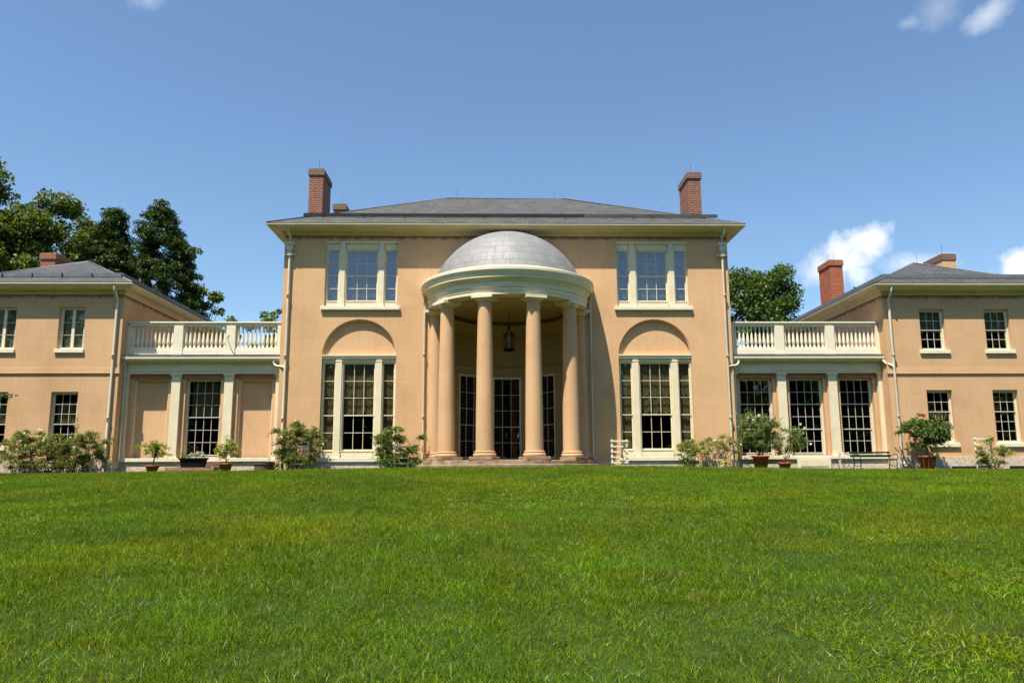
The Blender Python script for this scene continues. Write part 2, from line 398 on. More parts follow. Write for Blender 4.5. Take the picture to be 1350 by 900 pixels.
# ------------------------------------------------------------------ ground
def gh(x, y):
    x = np.asarray(x, float); y = np.asarray(y, float)
    s = np.clip((-4-y)/6, 0, 1); s = s*s*(3-2*s)
    z = -.12+0*s
    z = z+.05*np.exp(-(x/8)**2)*np.exp(-((y+10)/5)**2)
    t = np.clip((-10-y)/20, 0, 2.2)
    z = z-1.69*np.where(t <= 1, t**1.28, 1+(1.28*(t-1)-.5*(t-1)**2*1.06))
    side = np.minimum((x/11)**2*.12, .35)
    w = np.clip((-y)/10, 0, 1)*np.clip((y+60)/40, 0, 1)
    z = z-side*w
    und = .025*np.sin(x*.55+1.3)*np.cos(y*.43)+.015*np.sin(x*1.3-y*.9)
    return z+und*np.clip((-y-11)/6, 0, 1)*np.clip((y+70)/30, 0, 1)
def build_ground():
    far = [60, 75, 100, 150, 250, 500, 1200, 3000]
    xs = np.array([-f for f in reversed(far)]+list(np.arange(-50, 50.1, 1.0))+far)
    ys = np.array([-f for f in reversed(far)]+list(np.arange(-55, 40.1, 1.0))+far)
    X, Y = np.meshgrid(xs, ys); Z = gh(X, Y)
    V = np.stack([X, Y, Z], -1).reshape(-1, 3); nx = len(xs); ny = len(ys)
    i = np.arange(nx-1); j = np.arange(ny-1); I, J = np.meshgrid(i, j); a = (J*nx+I).ravel()
    F = np.stack([a, a+1, a+nx+1, a+nx], -1)
    mt, nt, b = nodes_of('lawn_soil'); k = NB(nt); p = k.pos()
    c = k.ramp(k.noise(p, 2.3, 6, .65), [(.3, (.018, .032, .006)), (.55, (.035, .062, .01)), (.8, (.06, .085, .016))])
    k.l(c, b.inputs['Base Color']); b.inputs['Roughness'].default_value = 1; b.inputs['Specular IOR Level'].default_value = .1
    k.bump(k.noise(p, 30, 4), .8, .03, b)
    o = np_mesh('lawn_ground', V, F, None, mt); o['kind'] = 'structure'
    for pl in o.data.polygons: pl.use_smooth = True
build_ground()

def grass_mat():
    mt, nt, b = nodes_of('grass_blades'); k = NB(nt); out = nt.nodes['Material Output']
    at = k.n('ShaderNodeAttribute'); at.attribute_name = 'var'; v = at.outputs['Fac']
    p = k.pos()
    fine = k.ramp(v, [(.0, (.040, .082, .002)), (.45, (.100, .178, .003)), (.8, (.178, .268, .006)), (.93, (.25, .32, .012)), (.955, (.30, .27, .12)), (1, (.46, .42, .24))])
    # patches of other growth across the lawn: yellowed, blue green, bright clover green
    n1 = k.ramp(k.noise(p, .42, 5, .6), [(.5, (0, 0, 0)), (.68, (1, 1, 1))])
    n2 = k.ramp(k.noise(p, .95, 5, .62), [(.50, (0, 0, 0)), (.66, (1, 1, 1))])
    mp = k.n('ShaderNodeMapping'); mp.inputs['Location'].default_value = (31, 17, 5); k.l(p, mp.inputs[0])
    n3 = k.ramp(k.noise(mp.outputs[0], .6, 5, .65), [(.5, (0, 0, 0)), (.7, (1, 1, 1))])
    c = k.mix(k.math('MULTIPLY', n1, .65), fine, k.mix(1, fine, (1.75, 1.2, .8), 'MULTIPLY'))
    c = k.mix(k.math('MULTIPLY', n2, .8), c, k.mix(1, c, (.62, .70, .9), 'MULTIPLY'))
    c = k.mix(k.math('MULTIPLY', n3, .75), c, k.mix(1, c, (1.12, 1.5, .9), 'MULTIPLY'))
    k.l(c, b.inputs['Base Color']); b.inputs['Roughness'].default_value = .6; b.inputs['Specular IOR Level'].default_value = .1
    tl = k.n('ShaderNodeBsdfTranslucent'); k.l(k.mix(1, c, (1.2, 1.3, .45), 'MULTIPLY'), tl.inputs['Color'])
    mx = k.n('ShaderNodeMixShader'); mx.inputs[0].default_value = .32
    k.l(b.outputs[0], mx.inputs[1]); k.l(tl.outputs[0], mx.inputs[2]); k.l(mx.outputs[0], out.inputs[0])
    return mt
M['grass'] = grass_mat()
def blade_patch(name, seed, n, hmean, wmean, lean):
    rng = np.random.default_rng(seed)
    # blades gather in small tufts
    tc = rng.uniform(-.56, .56, (n//5, 2)); idx = rng.integers(0, len(tc), n)
    P = tc[idx]+rng.normal(0, .035, (n, 2))
    h = hmean*rng.lognormal(0, .33, n); w = wmean*rng.uniform(.6, 1.4, n)
    a = rng.uniform(0, 2*PI, n); b = rng.uniform(0, 2*PI, n)
    ln = np.abs(rng.normal(lean, lean*.6, n))
    wx, wy = np.cos(a)*w*.5, np.sin(a)*w*.5; lx, ly = np.cos(b)*ln, np.sin(b)*ln
    z0 = np.full(n, -.015)
    def pt(f, sgn, wf): return np.stack([P[:, 0]+lx*h*f**1.7+sgn*wx*wf, P[:, 1]+ly*h*f**1.7+sgn*wy*wf, z0+h*(f-.28*ln*f*f)], -1)
    V = np.stack([pt(0, -1, 1), pt(0, 1, 1), pt(.5, 1, .85), pt(.5, -1, .85), pt(1, 0, 0)], 1).reshape(-1, 3)
    o = np.arange(n)[:, None]*5
    F = np.concatenate([o+np.array([[0, 1, 2]]), o+np.array([[0, 2, 3]]), o+np.array([[3, 2, 4]])], 0)
    var = np.repeat(rng.uniform(0, 1, n), 5)
    me_o = np_mesh(name, V, F, var, M['grass']); col.objects.unlink(me_o)
    return me_o
def build_grass():
    src = bpy.data.collections.new('grass_sources')
    for i in range(5): src.objects.link(blade_patch('grass_tuft_a%d' % i, 11+i, 9000, .044, .0042, .55))
    for i in range(3): src.objects.link(blade_patch('grass_tuft_b%d' % i, 41+i, 6400, .044, .0075, 1.0))
    for i in range(2): src.objects.link(blade_patch('grass_tuft_c%d' % i, 71+i, 7500, .066, .0042, .6))
    rng = np.random.default_rng(5); pts = []; rot = []; pick = []; scl = []
    y = -28.0
    while y < -1.0:
        depth = y+30; half = .70*depth+2.2
        for x in np.arange(math.floor(-half-.6), math.ceil(half-.6)+1, 1.0):
            xx = x+rng.uniform(-.1, .1); yy = y+rng.uniform(-.1, .1)
            e = .4; zx = (gh(xx+e, yy)-gh(xx-e, yy))/(2*e); zy = (gh(xx, yy+e)-gh(xx, yy-e))/(2*e)
            pts.append((xx, yy, float(gh(xx, yy)))); nrm = Vector((-zx, -zy, 1)).normalized()
            q = nrm.to_track_quat('Z', 'Y').to_matrix() @ Matrix.Rotation(rng.integers(0, 4)*PI/2+rng.uniform(-.15, .15), 3, 'Z')
            rot.append(tuple(q.to_euler()))
            s = math.sin(xx*.55+yy*.31)+math.sin(xx*.23-yy*.71+2)+rng.normal(0, .7)
            pick.append(int(rng.integers(5, 8)) if s > 1.35 else (int(rng.integers(8, 10)) if s < -1.3 else int(rng.integers(0, 5))))
            scl.append(rng.uniform(.9, 1.15))
        y += 1.0
    me = bpy.data.meshes.new('grass'); me.from_pydata(pts, [], [])
    a = me.attributes.new('rot', 'FLOAT_VECTOR', 'POINT'); a.data.foreach_set('vector', np.array(rot, np.float32).ravel())
    a = me.attributes.new('pick', 'INT', 'POINT'); a.data.foreach_set('value', np.array(pick, np.int32))
    a = me.attributes.new('scl', 'FLOAT', 'POINT'); a.data.foreach_set('value', np.array(scl, np.float32))
    o = bpy.data.objects.new('grass', me); col.objects.link(o); o['kind'] = 'stuff'; o['label'] = 'mown green lawn grass with paler and straw coloured patches'; o['category'] = 'grass'
    ng = bpy.data.node_groups.new('grass_scatter', 'GeometryNodeTree')
    ng.interface.new_socket('Geometry', in_out='INPUT', socket_type='NodeSocketGeometry'); ng.interface.new_socket('Geometry', in_out='OUTPUT', socket_type='NodeSocketGeometry')
    N = ng.nodes.new; gi = N('NodeGroupInput'); go = N('NodeGroupOutput'); ip = N('GeometryNodeInstanceOnPoints'); ci = N('GeometryNodeCollectionInfo')
    ci.inputs['Collection'].default_value = src; ci.inputs['Separate Children'].default_value = True; ci.inputs['Reset Children'].default_value = True
    ip.inputs['Pick Instance'].default_value = True
    def attr(nm, t):
        n = N('GeometryNodeInputNamedAttribute'); n.data_type = t; n.inputs['Name'].default_value = nm; return n.outputs[0]
    L = ng.links.new
    L(gi.outputs[0], ip.inputs['Points']); L(ci.outputs[0], ip.inputs['Instance']); L(attr('pick', 'INT'), ip.inputs['Instance Index'])
    L(attr('rot', 'FLOAT_VECTOR'), ip.inputs['Rotation']); L(attr('scl', 'FLOAT'), ip.inputs['Scale']); L(ip.outputs[0], go.inputs[0])
    md = o.modifiers.new('scatter', 'NODES'); md.node_group = ng
build_grass()

# ------------------------------------------------------------------ the mansion
house = empty('mansion', (0, 0, 0), 'peach stuccoed mansion with domed columned porch, low link wings and grey hipped roofs', 'mansion')

def wall_front(mb, x0, x1, z0, z1, y, holes, depth, arches=()):
    """front wall plane at y with rectangular holes (hx0,hx1,hz0,hz1[,depth]) and arched recesses above some holes"""
    xs = sorted(set([x0, x1]+[h[0] for h in holes]+[h[1] for h in holes]+[a[0]-a[2] for a in arches]+[a[0]+a[2] for a in arches]))
    zs = sorted(set([z0, z1]+[h[2] for h in holes]+[h[3] for h in holes]+[a[1] for a in arches]+[a[1]+a[2]+.06 for a in arches]))
    for i in range(len(xs)-1):
        for j in range(len(zs)-1):
            cx, cz = (xs[i]+xs[i+1])/2, (zs[j]+zs[j+1])/2
            if any(h[0] < cx < h[1] and h[2] < cz < h[3] for h in holes): continue
            if any(abs(cx-a[0]) < a[2] and a[1] < cz < a[1]+a[2]+.06 for a in arches): continue
            mb.quad((xs[i], y, zs[j]), (xs[i+1], y, zs[j]), (xs[i+1], y, zs[j+1]), (xs[i], y, zs[j+1]))
    for h in holes:
        d = h[4] if len(h) > 4 else depth; a, b, c, e = h[:4]
        mb.quad((a, y, c), (a, y, e), (a, y+d, e), (a, y+d, c)); mb.quad((b, y, c), (b, y+d, c), (b, y+d, e), (b, y, e))
        mb.quad((a, y, c), (a, y+d, c), (b, y+d, c), (b, y, c))
        if not any(abs((a+b)/2-q[0]) < .1 and abs(e-q[1]) < .1 for q in arches): mb.quad((a, y, e), (b, y, e), (b, y+d, e), (a, y+d, e))
    for (cx, cz, r, d) in arches:
        n = 36; top = cz+r+.06
        P = [(cx+r*math.cos(PI-PI*i/n), cz+r*math.sin(PI*i/n)) for i in range(n+1)]
        ri = r-.035; Q = [(cx+ri*math.cos(PI-PI*i/n), cz+ri*math.sin(PI*i/n)) for i in range(n+1)]
        for i in range(n):
            (xa, za), (xb, zb) = P[i], P[i+1]; (qa, wa), (qb, wb) = Q[i], Q[i+1]
            mb.quad((xa, y, za), (xb, y, zb), (xb, y, top), (xa, y, top))
            mb.quad((xa, y, za), (xa, y+.035, za), (xb, y+.035, zb), (xb, y, zb))
            mb.quad((xa, y+.035, za), (qa, y+.035, wa), (qb, y+.035, wb), (xb, y+.035, zb))
            mb.quad((qa, y+.035, wa), (qa, y+d, wa), (qb, y+d, wb), (qb, y+.035, wb))
        mb.add([(q[0], y+d, q[1]) for q in Q], [tuple(reversed(range(n+1)))])
def block_sides(mb, x0, x1, y0, y1, z0, z1):
    mb.quad((x0, y1, z0), (x0, y0, z0), (x0, y0, z1), (x0, y1, z1)); mb.quad((x1, y0, z0), (x1, y1, z0), (x1, y1, z1), (x1, y0, z1)); mb.quad((x1, y1, z0), (x0, y1, z0), (x0, y1, z1), (x1, y1, z1))
def interior(x0, x1, y0, y1, z0, z1, floors=()):
    mb = MB(); mb.quad((x0, y1, z0), (x1, y1, z0), (x1, y1, z1), (x0, y1, z1)); mb.quad((x0, y0, z0), (x0, y1, z0), (x0, y1, z1), (x0, y0, z1)); mb.quad((x1, y0, z0), (x1, y0, z1), (x1, y1, z1), (x1, y1, z0))
    mb.quad((x0, y0, z0), (x1, y0, z0), (x1, y1, z0), (x0, y1, z0)); mb.quad((x0, y0, z1), (x0, y1, z1), (x1, y1, z1), (x1, y0, z1))
    for f in floors: mb.quad((x0, y0, f), (x1, y0, f), (x1, y1, f), (x0, y1, f))
    return mb.build('room', M['dark'], house)
def hip_roof(name, x0, x1, y0, y1, z, slope, mat, label=None, thick=.03):
    w = (x1-x0); d = (y1-y0); mb = MB(); m2 = min(w, d)/2; zr = z+slope*m2
    if w >= d: A, B = (x0+m2, (y0+y1)/2, zr), (x1-m2, (y0+y1)/2, zr)
    else: A, B = ((x0+x1)/2, y0+m2, zr), ((x0+x1)/2, y1-m2, zr)
    c = [(x0, y0, z), (x1, y0, z), (x1, y1, z), (x0, y1, z)]
    lo = [(p[0], p[1], z-thick) for p in c]
    if w >= d: F = [(c[0], c[1], B, A), (c[1], c[2], B), (c[2], c[3], A, B), (c[3], c[0], A)]
    else: F = [(c[0], c[1], A), (c[1], c[2], B, A), (c[2], c[3], B), (c[3], c[0], A, B)]
    for f in F: mb.add(f, [tuple(range(len(f)))])
    for i in range(4): mb.quad(lo[i], lo[(i+1) % 4], c[(i+1) % 4], c[i])
    o = mb.build(name, mat, house, label=label)
    # ridge and hip caps
    cap = MB()
    def strip(p, q): cap.tube([Vector(p)+Vector((0, 0, .005)), Vector(q)+Vector((0, 0, .005))], .035, 6)
    strip(A, B)
    if w >= d: strip(c[0], A); strip(c[3], A); strip(c[1], B); strip(c[2], B)
    else: strip(c[0], A); strip(c[1], A); strip(c[3], B); strip(c[2], B)
    cap.build('ridge_cap', M['lead'] if mat is M['slate_wing'] else mat, o)
    return o

# generic window pieces in local (u right, d depth into wall, z) coordinates
def sash(T, u0, u1, z0, z1, cols, rows, d, parent, mat, st=.05, mu=.019, n=1):
    mb = MB(T); t = .035
    mb.box(u0, u0+st, d, d+t, z0, z1); mb.box(u1-st, u1, d, d+t, z0, z1)
    mb.box(u0+st, u1-st, d, d+t, z1-st, z1, n); mb.box(u0+st, u1-st, d, d+t, z0, z0+st, n)
    a, b, c, e = u0+st, u1-st, z0+st, z1-st
    for i in range(1, cols): x = a+(b-a)*i/cols; mb.box(x-mu/2, x+mu/2, d+.004, d+t-.004, c, e)
    for j in range(1, rows):
        z = c+(e-c)*j/rows
        for i in range(cols):
            xa = a+(b-a)*i/cols+(mu/2 if i else 0); xb = a+(b-a)*(i+1)/cols-(mu/2 if i < cols-1 else 0)
            mb.box(xa, xb, d+.004, d+t-.004, z-mu/2, z+mu/2, n)
    return mb.build('sash', mat, parent)
def panes(T, rects, parent, mat, nseg=1):
    mb = MB(T)
    for (u0, u1, z0, z1, d, cols, rows) in rects:
        for i in range(cols*nseg):
            for j in range(rows):
                xa, xb = u0+(u1-u0)*i/(cols*nseg), u0+(u1-u0)*(i+1)/(cols*nseg); za, zb = z0+(z1-z0)*j/rows, z0+(z1-z0)*(j+1)/rows
                k = [random.uniform(-.0022, .0022) for _ in range(3)] if nseg == 1 else [0, 0, 0]
                mb.quad((xa, d+k[0], za), (xb, d+k[1], za), (xb, d+k[1]+k[2], zb), (xa, d+k[0]+k[2], zb))
    return mb.build('pane', mat, parent)
def curtain(T, u0, u1, z0, z1, d, parent, mat, folds=9, amp=.025, scallop=0, label=None):
    mb = MB(T); n = folds*6; V = []; F = []; rows = 7
    ph = random.uniform(0, 6)
    for j in range(rows+1):
        for i in range(n+1):
            u = u0+(u1-u0)*i/n; w = math.sin(i/6*2*PI+ph)*amp+math.sin(i*.37+ph)*amp*.6
            zz = z0
            if scallop: zz = z0+scallop*(1-abs(math.sin(PI*i/n*3)))
            V.append((u, d+w, zz+(z1-zz)*j/rows))
    for j in range(rows):
        for i in range(n): a = j*(n+1)+i; F.append((a, a+1, a+n+2, a+n+1))
    mb.add(V, F, smooth=True)
    return mb.build('curtain', mat, parent, label=label)
def shiftT(cx, y): return lambda u, d, z: (cx+u, y+d, z)

def tripartite(cx, upper):
    T = shiftT(cx, 0)
    if upper: zs, zh, gt, meet, gb = 6.23, 8.90, 8.47, 7.50, 6.53
    else: zs, zh, gt, meet, gb = .39, 4.28, 3.97, 2.00, .71
    R = .12                                                            # casing recess behind the wall face
    mb = MB(T)
    W = 1.42
    mb.box(-W, -1.365, R-.02, R+.12, zs, zh); mb.box(1.365, W, R-.02, R+.12, zs, zh)          # outer jambs
    for s in (-1, 1):                                                  # pilaster mullions
        mb.box(s*.66, s*.88, R-.09, R+.1, gb-.17, gt+.09); mb.box(s*.64, s*.90, R-.105, R+.1, zs+.003, gb-.172); mb.box(s*.64, s*.90, R-.10, R+.1, gt+.092, gt+.135)
        mb.box(s*.615, s*.66, R-.05, R+.12, zs+.1, gt+.05); mb.box(s*.88, s*.915, R-.05, R+.12, zs+.1, gt+.05)
        mb.box(s*.66, s*.88, R-.075, R+.1, gt+.138, zh-.09)
        mb.box(s*.915, s*1.365, R-.03, R+.12, zs+.002, gb-.09); mb.box(s*.915, s*1.365, R-.045, R+.12, gb-.088, gb-.05)
    mb.box(-.615, .615, R-.03, R+.12, zs+.002, gb-.09); mb.box(-.615, .615, R-.045, R+.12, gb-.088, gb-.05)
    for (a, b) in ((-1.363, -.902), (-.638, .638), (.902, 1.363)):     # frieze boards above the lights
        mb.box(a, b, R-.012, R+.12, gt+.052, gt+.10); mb.box(a, b, R-.03, R+.12, gt+.102, gt+.15); mb.box(a, b, R-.02, R+.12, gt+.152, zh-.092)
    mb.box(-W, W, R-.10, R+.12, zh-.088, zh)
    win = mb.build('window', M['cream'], house, label='three part sash window with ' + ('square head' if upper else 'blind arch above'))
    sm = M['cream']
    rects = []; u_rows, l_rows = (2, 2) if upper else (3, 2)
    for (a, b, cols) in ((-1.365, -.915, 1), (-.615, .615, 3), (.915, 1.365, 1)):
        st = .045 if cols == 3 else .035
        sash(T, a, b, meet-.02, gt+.05, cols, u_rows, R+.045, win, sm, st); sash(T, a, b, gb-.05, meet+.02, cols, l_rows, R+.083, win, sm, st)
        rects += [(a, b, meet, gt+.03, R+.06, cols, u_rows), (a, b, gb-.03, meet, R+.098, cols, l_rows)]
    for q in range(3): panes(T, rects[2*q:2*q+2], win, M['glass_up'] if upper else M['glass'])
    s = MB(T); s.box(-1.54, 1.54, -.11, R, zs-.14, zs) if upper else s.box(-1.5, 1.5, -.10, R, zs-.16, zs)
    s.build('sill', M['white'], win, bevel=.012)
    if upper:
        curtain(T, -.62, .62, gb, gt+.1, R+.24, win, M['sheer'], 10, .012); curtain(T, -1.38, -.9, gb, gt+.1, R+.24, win, M['sheer'], 4, .02); curtain(T, .9, 1.38, gb, gt+.1, R+.24, win, M['sheer'], 4, .02)
    else:
        curtain(T, -.62, .62, meet+.02, gt+.1, R+.185, win, M['curtain'], 11, .014, .16); curtain(T, -.62, .62, meet+.72, gt+.1, R+.145, win, M['curtain'], 11, .014, .13)
        for sg in (-1, 1):
            curtain(T, min(sg*.9, sg*1.38), max(sg*.9, sg*1.38), gb-.1, gt+.1, R+.19, win, M['curtain'], 5, .016)
            curtain(T, min(sg*.9, sg*1.38), max(sg*.9, sg*1.38), meet+.72, gt+.1, R+.145, win, M['curtain'], 5, .014, .10)
    return win

# ---- central block
CX = 5.755
holes = []
for s in (-1, 1):
    holes += [(s*CX-1.42, s*CX+1.42, 6.23, 8.90, .25), (s*CX-1.43, s*CX+1.43, .39, 4.30, .25)]
holes += [(-2.56, 2.56, .22, 6.1, .02)]
mb = MB(); wall_front(mb, -8.8, 8.8, .22, 9.3, 0, holes, .25, [(-CX, 4.30, 1.43, .16), (CX, 4.30, 1.43, .16)])
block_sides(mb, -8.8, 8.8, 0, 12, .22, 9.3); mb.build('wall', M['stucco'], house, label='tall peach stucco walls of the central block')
for s in (-1, 1):
    k = MB(); k.box(s*CX-1.43, s*CX+1.43, -.012, .24, 4.285, 4.335); k.build('window_head', M['cream'], house)
b = MB(); b.box(-8.84, -3.2, -.045, .3, -.6, .218); b.box(-8.84, -8.5, .302, 12, -.6, .218); b.build('stone_base', M['stone'], house)
b = MB(); b.box(3.2, 8.84, -.045, .3, -.6, .218); b.box(8.5, 8.84, .302, 12, -.6, .218); b.build('stone_base', M['stone'], house)
interior(-8.6, -2.9, .3, 6, .23, 9.1, (5.2,)); interior(2.9, 8.6, .3, 6, .23, 9.1, (5.2,))
for s in (-1, 1):
    tripartite(s*CX, True); tripartite(s*CX, False)
cn = MB(); cn.ring(-8.8, 8.8, 0, 12, [(.0, 9.10), (.035, 9.10), (.05, 9.14), (.05, 9.17), (.10, 9.19), (.11, 9.235), (.16, 9.25), (.47, 9.255), (.47, 9.275), (.50, 9.28), (.56, 9.33), (.60, 9.375), (.605, 9.40), (.585, 9.415), (.3, 9.42)])
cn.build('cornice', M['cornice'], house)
roof = hip_roof('roof', -9.385, 9.385, -.585, 12.585, 9.452, .512, M['slate'], 'broad hipped slate roof of the central block')
def roofz(y): return 9.45+.512*(y+.62)
M['guard_grey'] = mottled('grey_green_metal', (.05, .055, .056), (.085, .09, .092), 2, .7, 0, 30, 0, .2)
M['guard_main'] = mottled('dark_green_metal', (.014, .018, .018), (.026, .031, .031), 2, .7, 0, 30, 0, .2)
for (xa, xb, mt) in ((-8.27, 3.2, 'guard_main'), (3.22, 8.66, 'guard_grey')):
    g = MB(); g.box(xa, xb, .58, .62, roofz(.6)+.02, roofz(.6)+.16)
    for i in range(7): x = xa+(xb-xa)*(i+.5)/7; g.box(x-.02, x+.02, .50, .578, roofz(.5), roofz(.6)+.10)
    g.build('snow_guard', M[mt], roof)
def chimney(x0, x1, y0, y1, z0, z1, mat, label=None, capmat=None, rods=1, capped=.05):
    mb = MB(); mb.box(x0, x1, y0, y1, z0, z1-.30)
    c = mb.build('chimney', mat, house, label=label)
    k = MB(); k.box(x0-capped, x1+capped, y0-capped, y1+capped, z1-.298, z1-.05); k.box(x0-capped*.3, x1+capped*.3, y0-capped*.3, y1+capped*.3, z1-.048, z1)
    k.build('chimney_cap', capmat or mat, c)
    for i in range(rods):
        r = MB(); yy = y0+(y1-y0)*(i+.3)/max(rods, 1); r.tube([((x0+x1)/2, yy, z1-.02), ((x0+x1)/2, yy, z1+.55)], .0065, 5); r.build('lightning_rod', M['iron'], c)
    return c
M['brick_mid'] = brick_mat('red_brown_brick', (.20, .048, .022), (.30, .082, .038), (.34, .24, .17), .23, .085, .009)
M['brick_cap'] = brick_mat('soot_brick', (.11, .05, .035), (.17, .075, .05), (.24, .2, .17))
chimney(-8.68, -8.06, 3.0, 4.55, 9.6, 13.1, M['brick'], 'tall brick chimney at the front left of the central roof', M['brick_cap'])
chimney(-8.62, -8.02, 8.0, 9.5, 9.6, 13.24, M['brick'], 'rear brick chimney on the left of the central roof', M['brick_cap'])
chimney(8.12, 8.70, 3.0, 4.55, 9.6, 13.02, M['brick'], 'tall brick chimney at the front right of the central roof', M['brick_cap'])
chimney(8.02, 8.62, 8.5, 10.0, 9.6, 13.0, M['brick'], 'rear brick chimney on the right of the central roof', M['brick_cap'])
for x in (-2.3, 2.4):
    r = MB(); r.tube([(x, 6, 12.8), (x, 6, 13.3)], .006, 5); r.build('lightning_rod', M['iron'], roof)

# ---- portico
RC = 2.80
fl = MB(); fl.lathe([(0, .24), (3.22, .24), (3.24, .22), (3.24, -.5)], 48, PI, 2*PI, smooth=False); fl.lathe([(3.24, .10), (3.5, .10), (3.52, .08), (3.52, -.5)], 48, PI+.02, 2*PI-.02, smooth=False)
fl.box(-2.56, 2.56, .002, 2.7, -.3, .238); fl.build('portico_steps', M['step'], house)
def column(ang, half=False):
    cx, cy = RC*math.cos(ang), -RC*math.sin(ang)
    n = 40
    prof = [(.315, .56)]
    for i in range(1, 15):
        f = i/14; prof.append((.315-.065*f**1.6, .56+(5.62-.56)*f))
    prof += [(.25, 5.66), (.25, 5.84)]
    c = MB(); c.lathe(prof, n, c=(cx, cy)); c = c.build('column' if not half else 'half_column', M['column'], house)
    bs = MB(); bs.lathe([(.0, .362), (.385, .362), (.40, .40), (.40, .44), (.385, .468), (.345, .478), (.35, .49), (.365, .505), (.365, .535), (.345, .556), (.30, .558)], n, c=(cx, cy)); bs.build('column_base', M['column'], c)
    rot = lambda u, d, z: (cx+u*math.sin(ang)+d*math.cos(ang), cy+u*math.cos(ang)-d*math.sin(ang), z)
    pl = MB(rot); pl.box(-.43, .43, -.43, .43, .243, .36); pl.build('plinth', M['step'], c, bevel=.012)
    cp = MB(); cp.lathe([(.252, 5.842), (.28, 5.85), (.285, 5.87), (.34, 5.91), (.345, 5.93)], n, c=(cx, cy))
    cp.T = rot; cp.box(-.385, .385, -.385, .385, 5.932, 6.04); cp.build('capital', M['cream'], c)
    return c
for a in (36, 72, 108, 144): column(math.radians(a))
column(0, True); column(PI, True)
en = MB()
en.lathe([(2.50, 6.06), (2.50, 6.05), (3.07, 6.05), (3.07, 6.17), (3.09, 6.18), (3.09, 6.30), (3.13, 6.32), (3.14, 6.35), (3.10, 6.36), (3.10, 6.50), (3.13, 6.52), (3.15, 6.56), (3.18, 6.58), (3.20, 6.62),
          (3.29, 6.63), (3.29, 6.69), (3.31, 6.71), (3.325, 6.76), (3.355, 6.82), (3.36, 6.86), (3.385, 6.88), (3.385, 6.97), (3.365, 6.99), (3.02, 7.05), (3.01, 7.13), (2.98, 7.14), (2.5, 7.15)], 72, PI, 2*PI, smooth=False)
en.build('entablature', M['cream'], house)
dm = MB(); Rd, zc = 3.08, 6.08; a0 = math.acos(2.92/Rd)
prof = [(Rd*math.cos(a0+(PI/2-a0)*i/26), zc+Rd*math.sin(a0+(PI/2-a0)*i/26)) for i in range(27)]
dm.lathe(prof, 72, PI-.0, 2*PI+.0); dm.build('dome', M['dome'], house, label='silver panelled half dome over the porch')
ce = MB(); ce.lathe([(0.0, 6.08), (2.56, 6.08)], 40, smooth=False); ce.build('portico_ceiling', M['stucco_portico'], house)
# concave wall with three openings
Rn = 2.55
def Tc(u, d, z): t = u/Rn; return ((Rn+d)*math.sin(t), (Rn+d)*math.cos(t), z)
ops = [(-math.radians(50)*Rn, -math.radians(22)*Rn, .36, 3.80), (-.60, .60, .30, 3.74), (math.radians(22)*Rn, math.radians(50)*Rn, .36, 3.80)]
mb = MB(Tc); us = sorted(set([u for o in ops for u in o[:2]]+list(np.linspace(-PI/2*Rn, PI/2*Rn, 45)))); zsx = [.24, .30, .36, 3.74, 3.80, 6.08]
for i in range(len(us)-1):
    for j in range(len(zsx)-1):
        cu, cz = (us[i]+us[i+1])/2, (zsx[j]+zsx[j+1])/2
        if any(o[0] < cu < o[1] and o[2] < cz < o[3] for o in ops): continue
        mb.quad((us[i], 0, zsx[j]), (us[i+1], 0, zsx[j]), (us[i+1], 0, zsx[j+1]), (us[i], 0, zsx[j+1]))
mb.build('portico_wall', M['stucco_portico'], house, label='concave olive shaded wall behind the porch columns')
tr = MB(); A0, A1 = math.radians(4), math.radians(176)
tr.lathe([(2.56, 3.82), (2.50, 3.82), (2.49, 3.88), (2.51, 3.90), (2.51, 4.02), (2.46, 4.05), (2.44, 4.10), (2.50, 4.12), (2.56, 4.13)], 48, A0, A1, smooth=False)
tr.lathe([(2.56, 5.22), (2.51, 5.22), (2.49, 5.30), (2.51, 5.32), (2.51, 5.52), (2.46, 5.58), (2.44, 5.66), (2.36, 5.70), (2.34, 5.82), (2.30, 5.86), (2.30, 5.90), (2.56, 5.92)], 48, A0, A1, smooth=False)
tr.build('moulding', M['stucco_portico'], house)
for q, o in enumerate(ops):
    isdoor = q == 1
    fr = MB(Tc); w = .055
    fr.box(o[0], o[0]+w, -.03, .12, o[2], o[3]); fr.box(o[1]-w, o[1], -.03, .12, o[2], o[3]); fr.box(o[0]+w, o[1]-w, -.03, .12, o[3]-w, o[3], 8); fr.box(o[0]+w, o[1]-w, -.03, .12, o[2], o[2]+w, 8)
    f = fr.build('door' if isdoor else 'window', M['cream'], house, label='glazed porch door of fifteen dark panes' if isdoor else 'curved porch window of small dark panes')
    mid = o[2]+(o[3]-o[2])*.4
    sash(Tc, o[0]+w, o[1]-w, o[2]+w, mid+.02, 3, 2, .05, f, M['sash'], .03, .02, 3); sash(Tc, o[0]+w, o[1]-w, mid-.02, o[3]-w, 3, 3, .02, f, M['sash'], .03, .02, 3)
    panes(Tc, [(o[0]+w, o[1]-w, o[2]+w, mid, .07, 3, 2), (o[0]+w, o[1]-w, mid, o[3]-w, .04, 3, 3)], f, M['glass'], 3)
mb = MB()
mb.lathe([(2.9, .26), (4.2, .26), (4.2, 4.2), (2.9, 4.2)], 24, .02, PI-.02, smooth=False); mb.build('room', M['dark'], house)

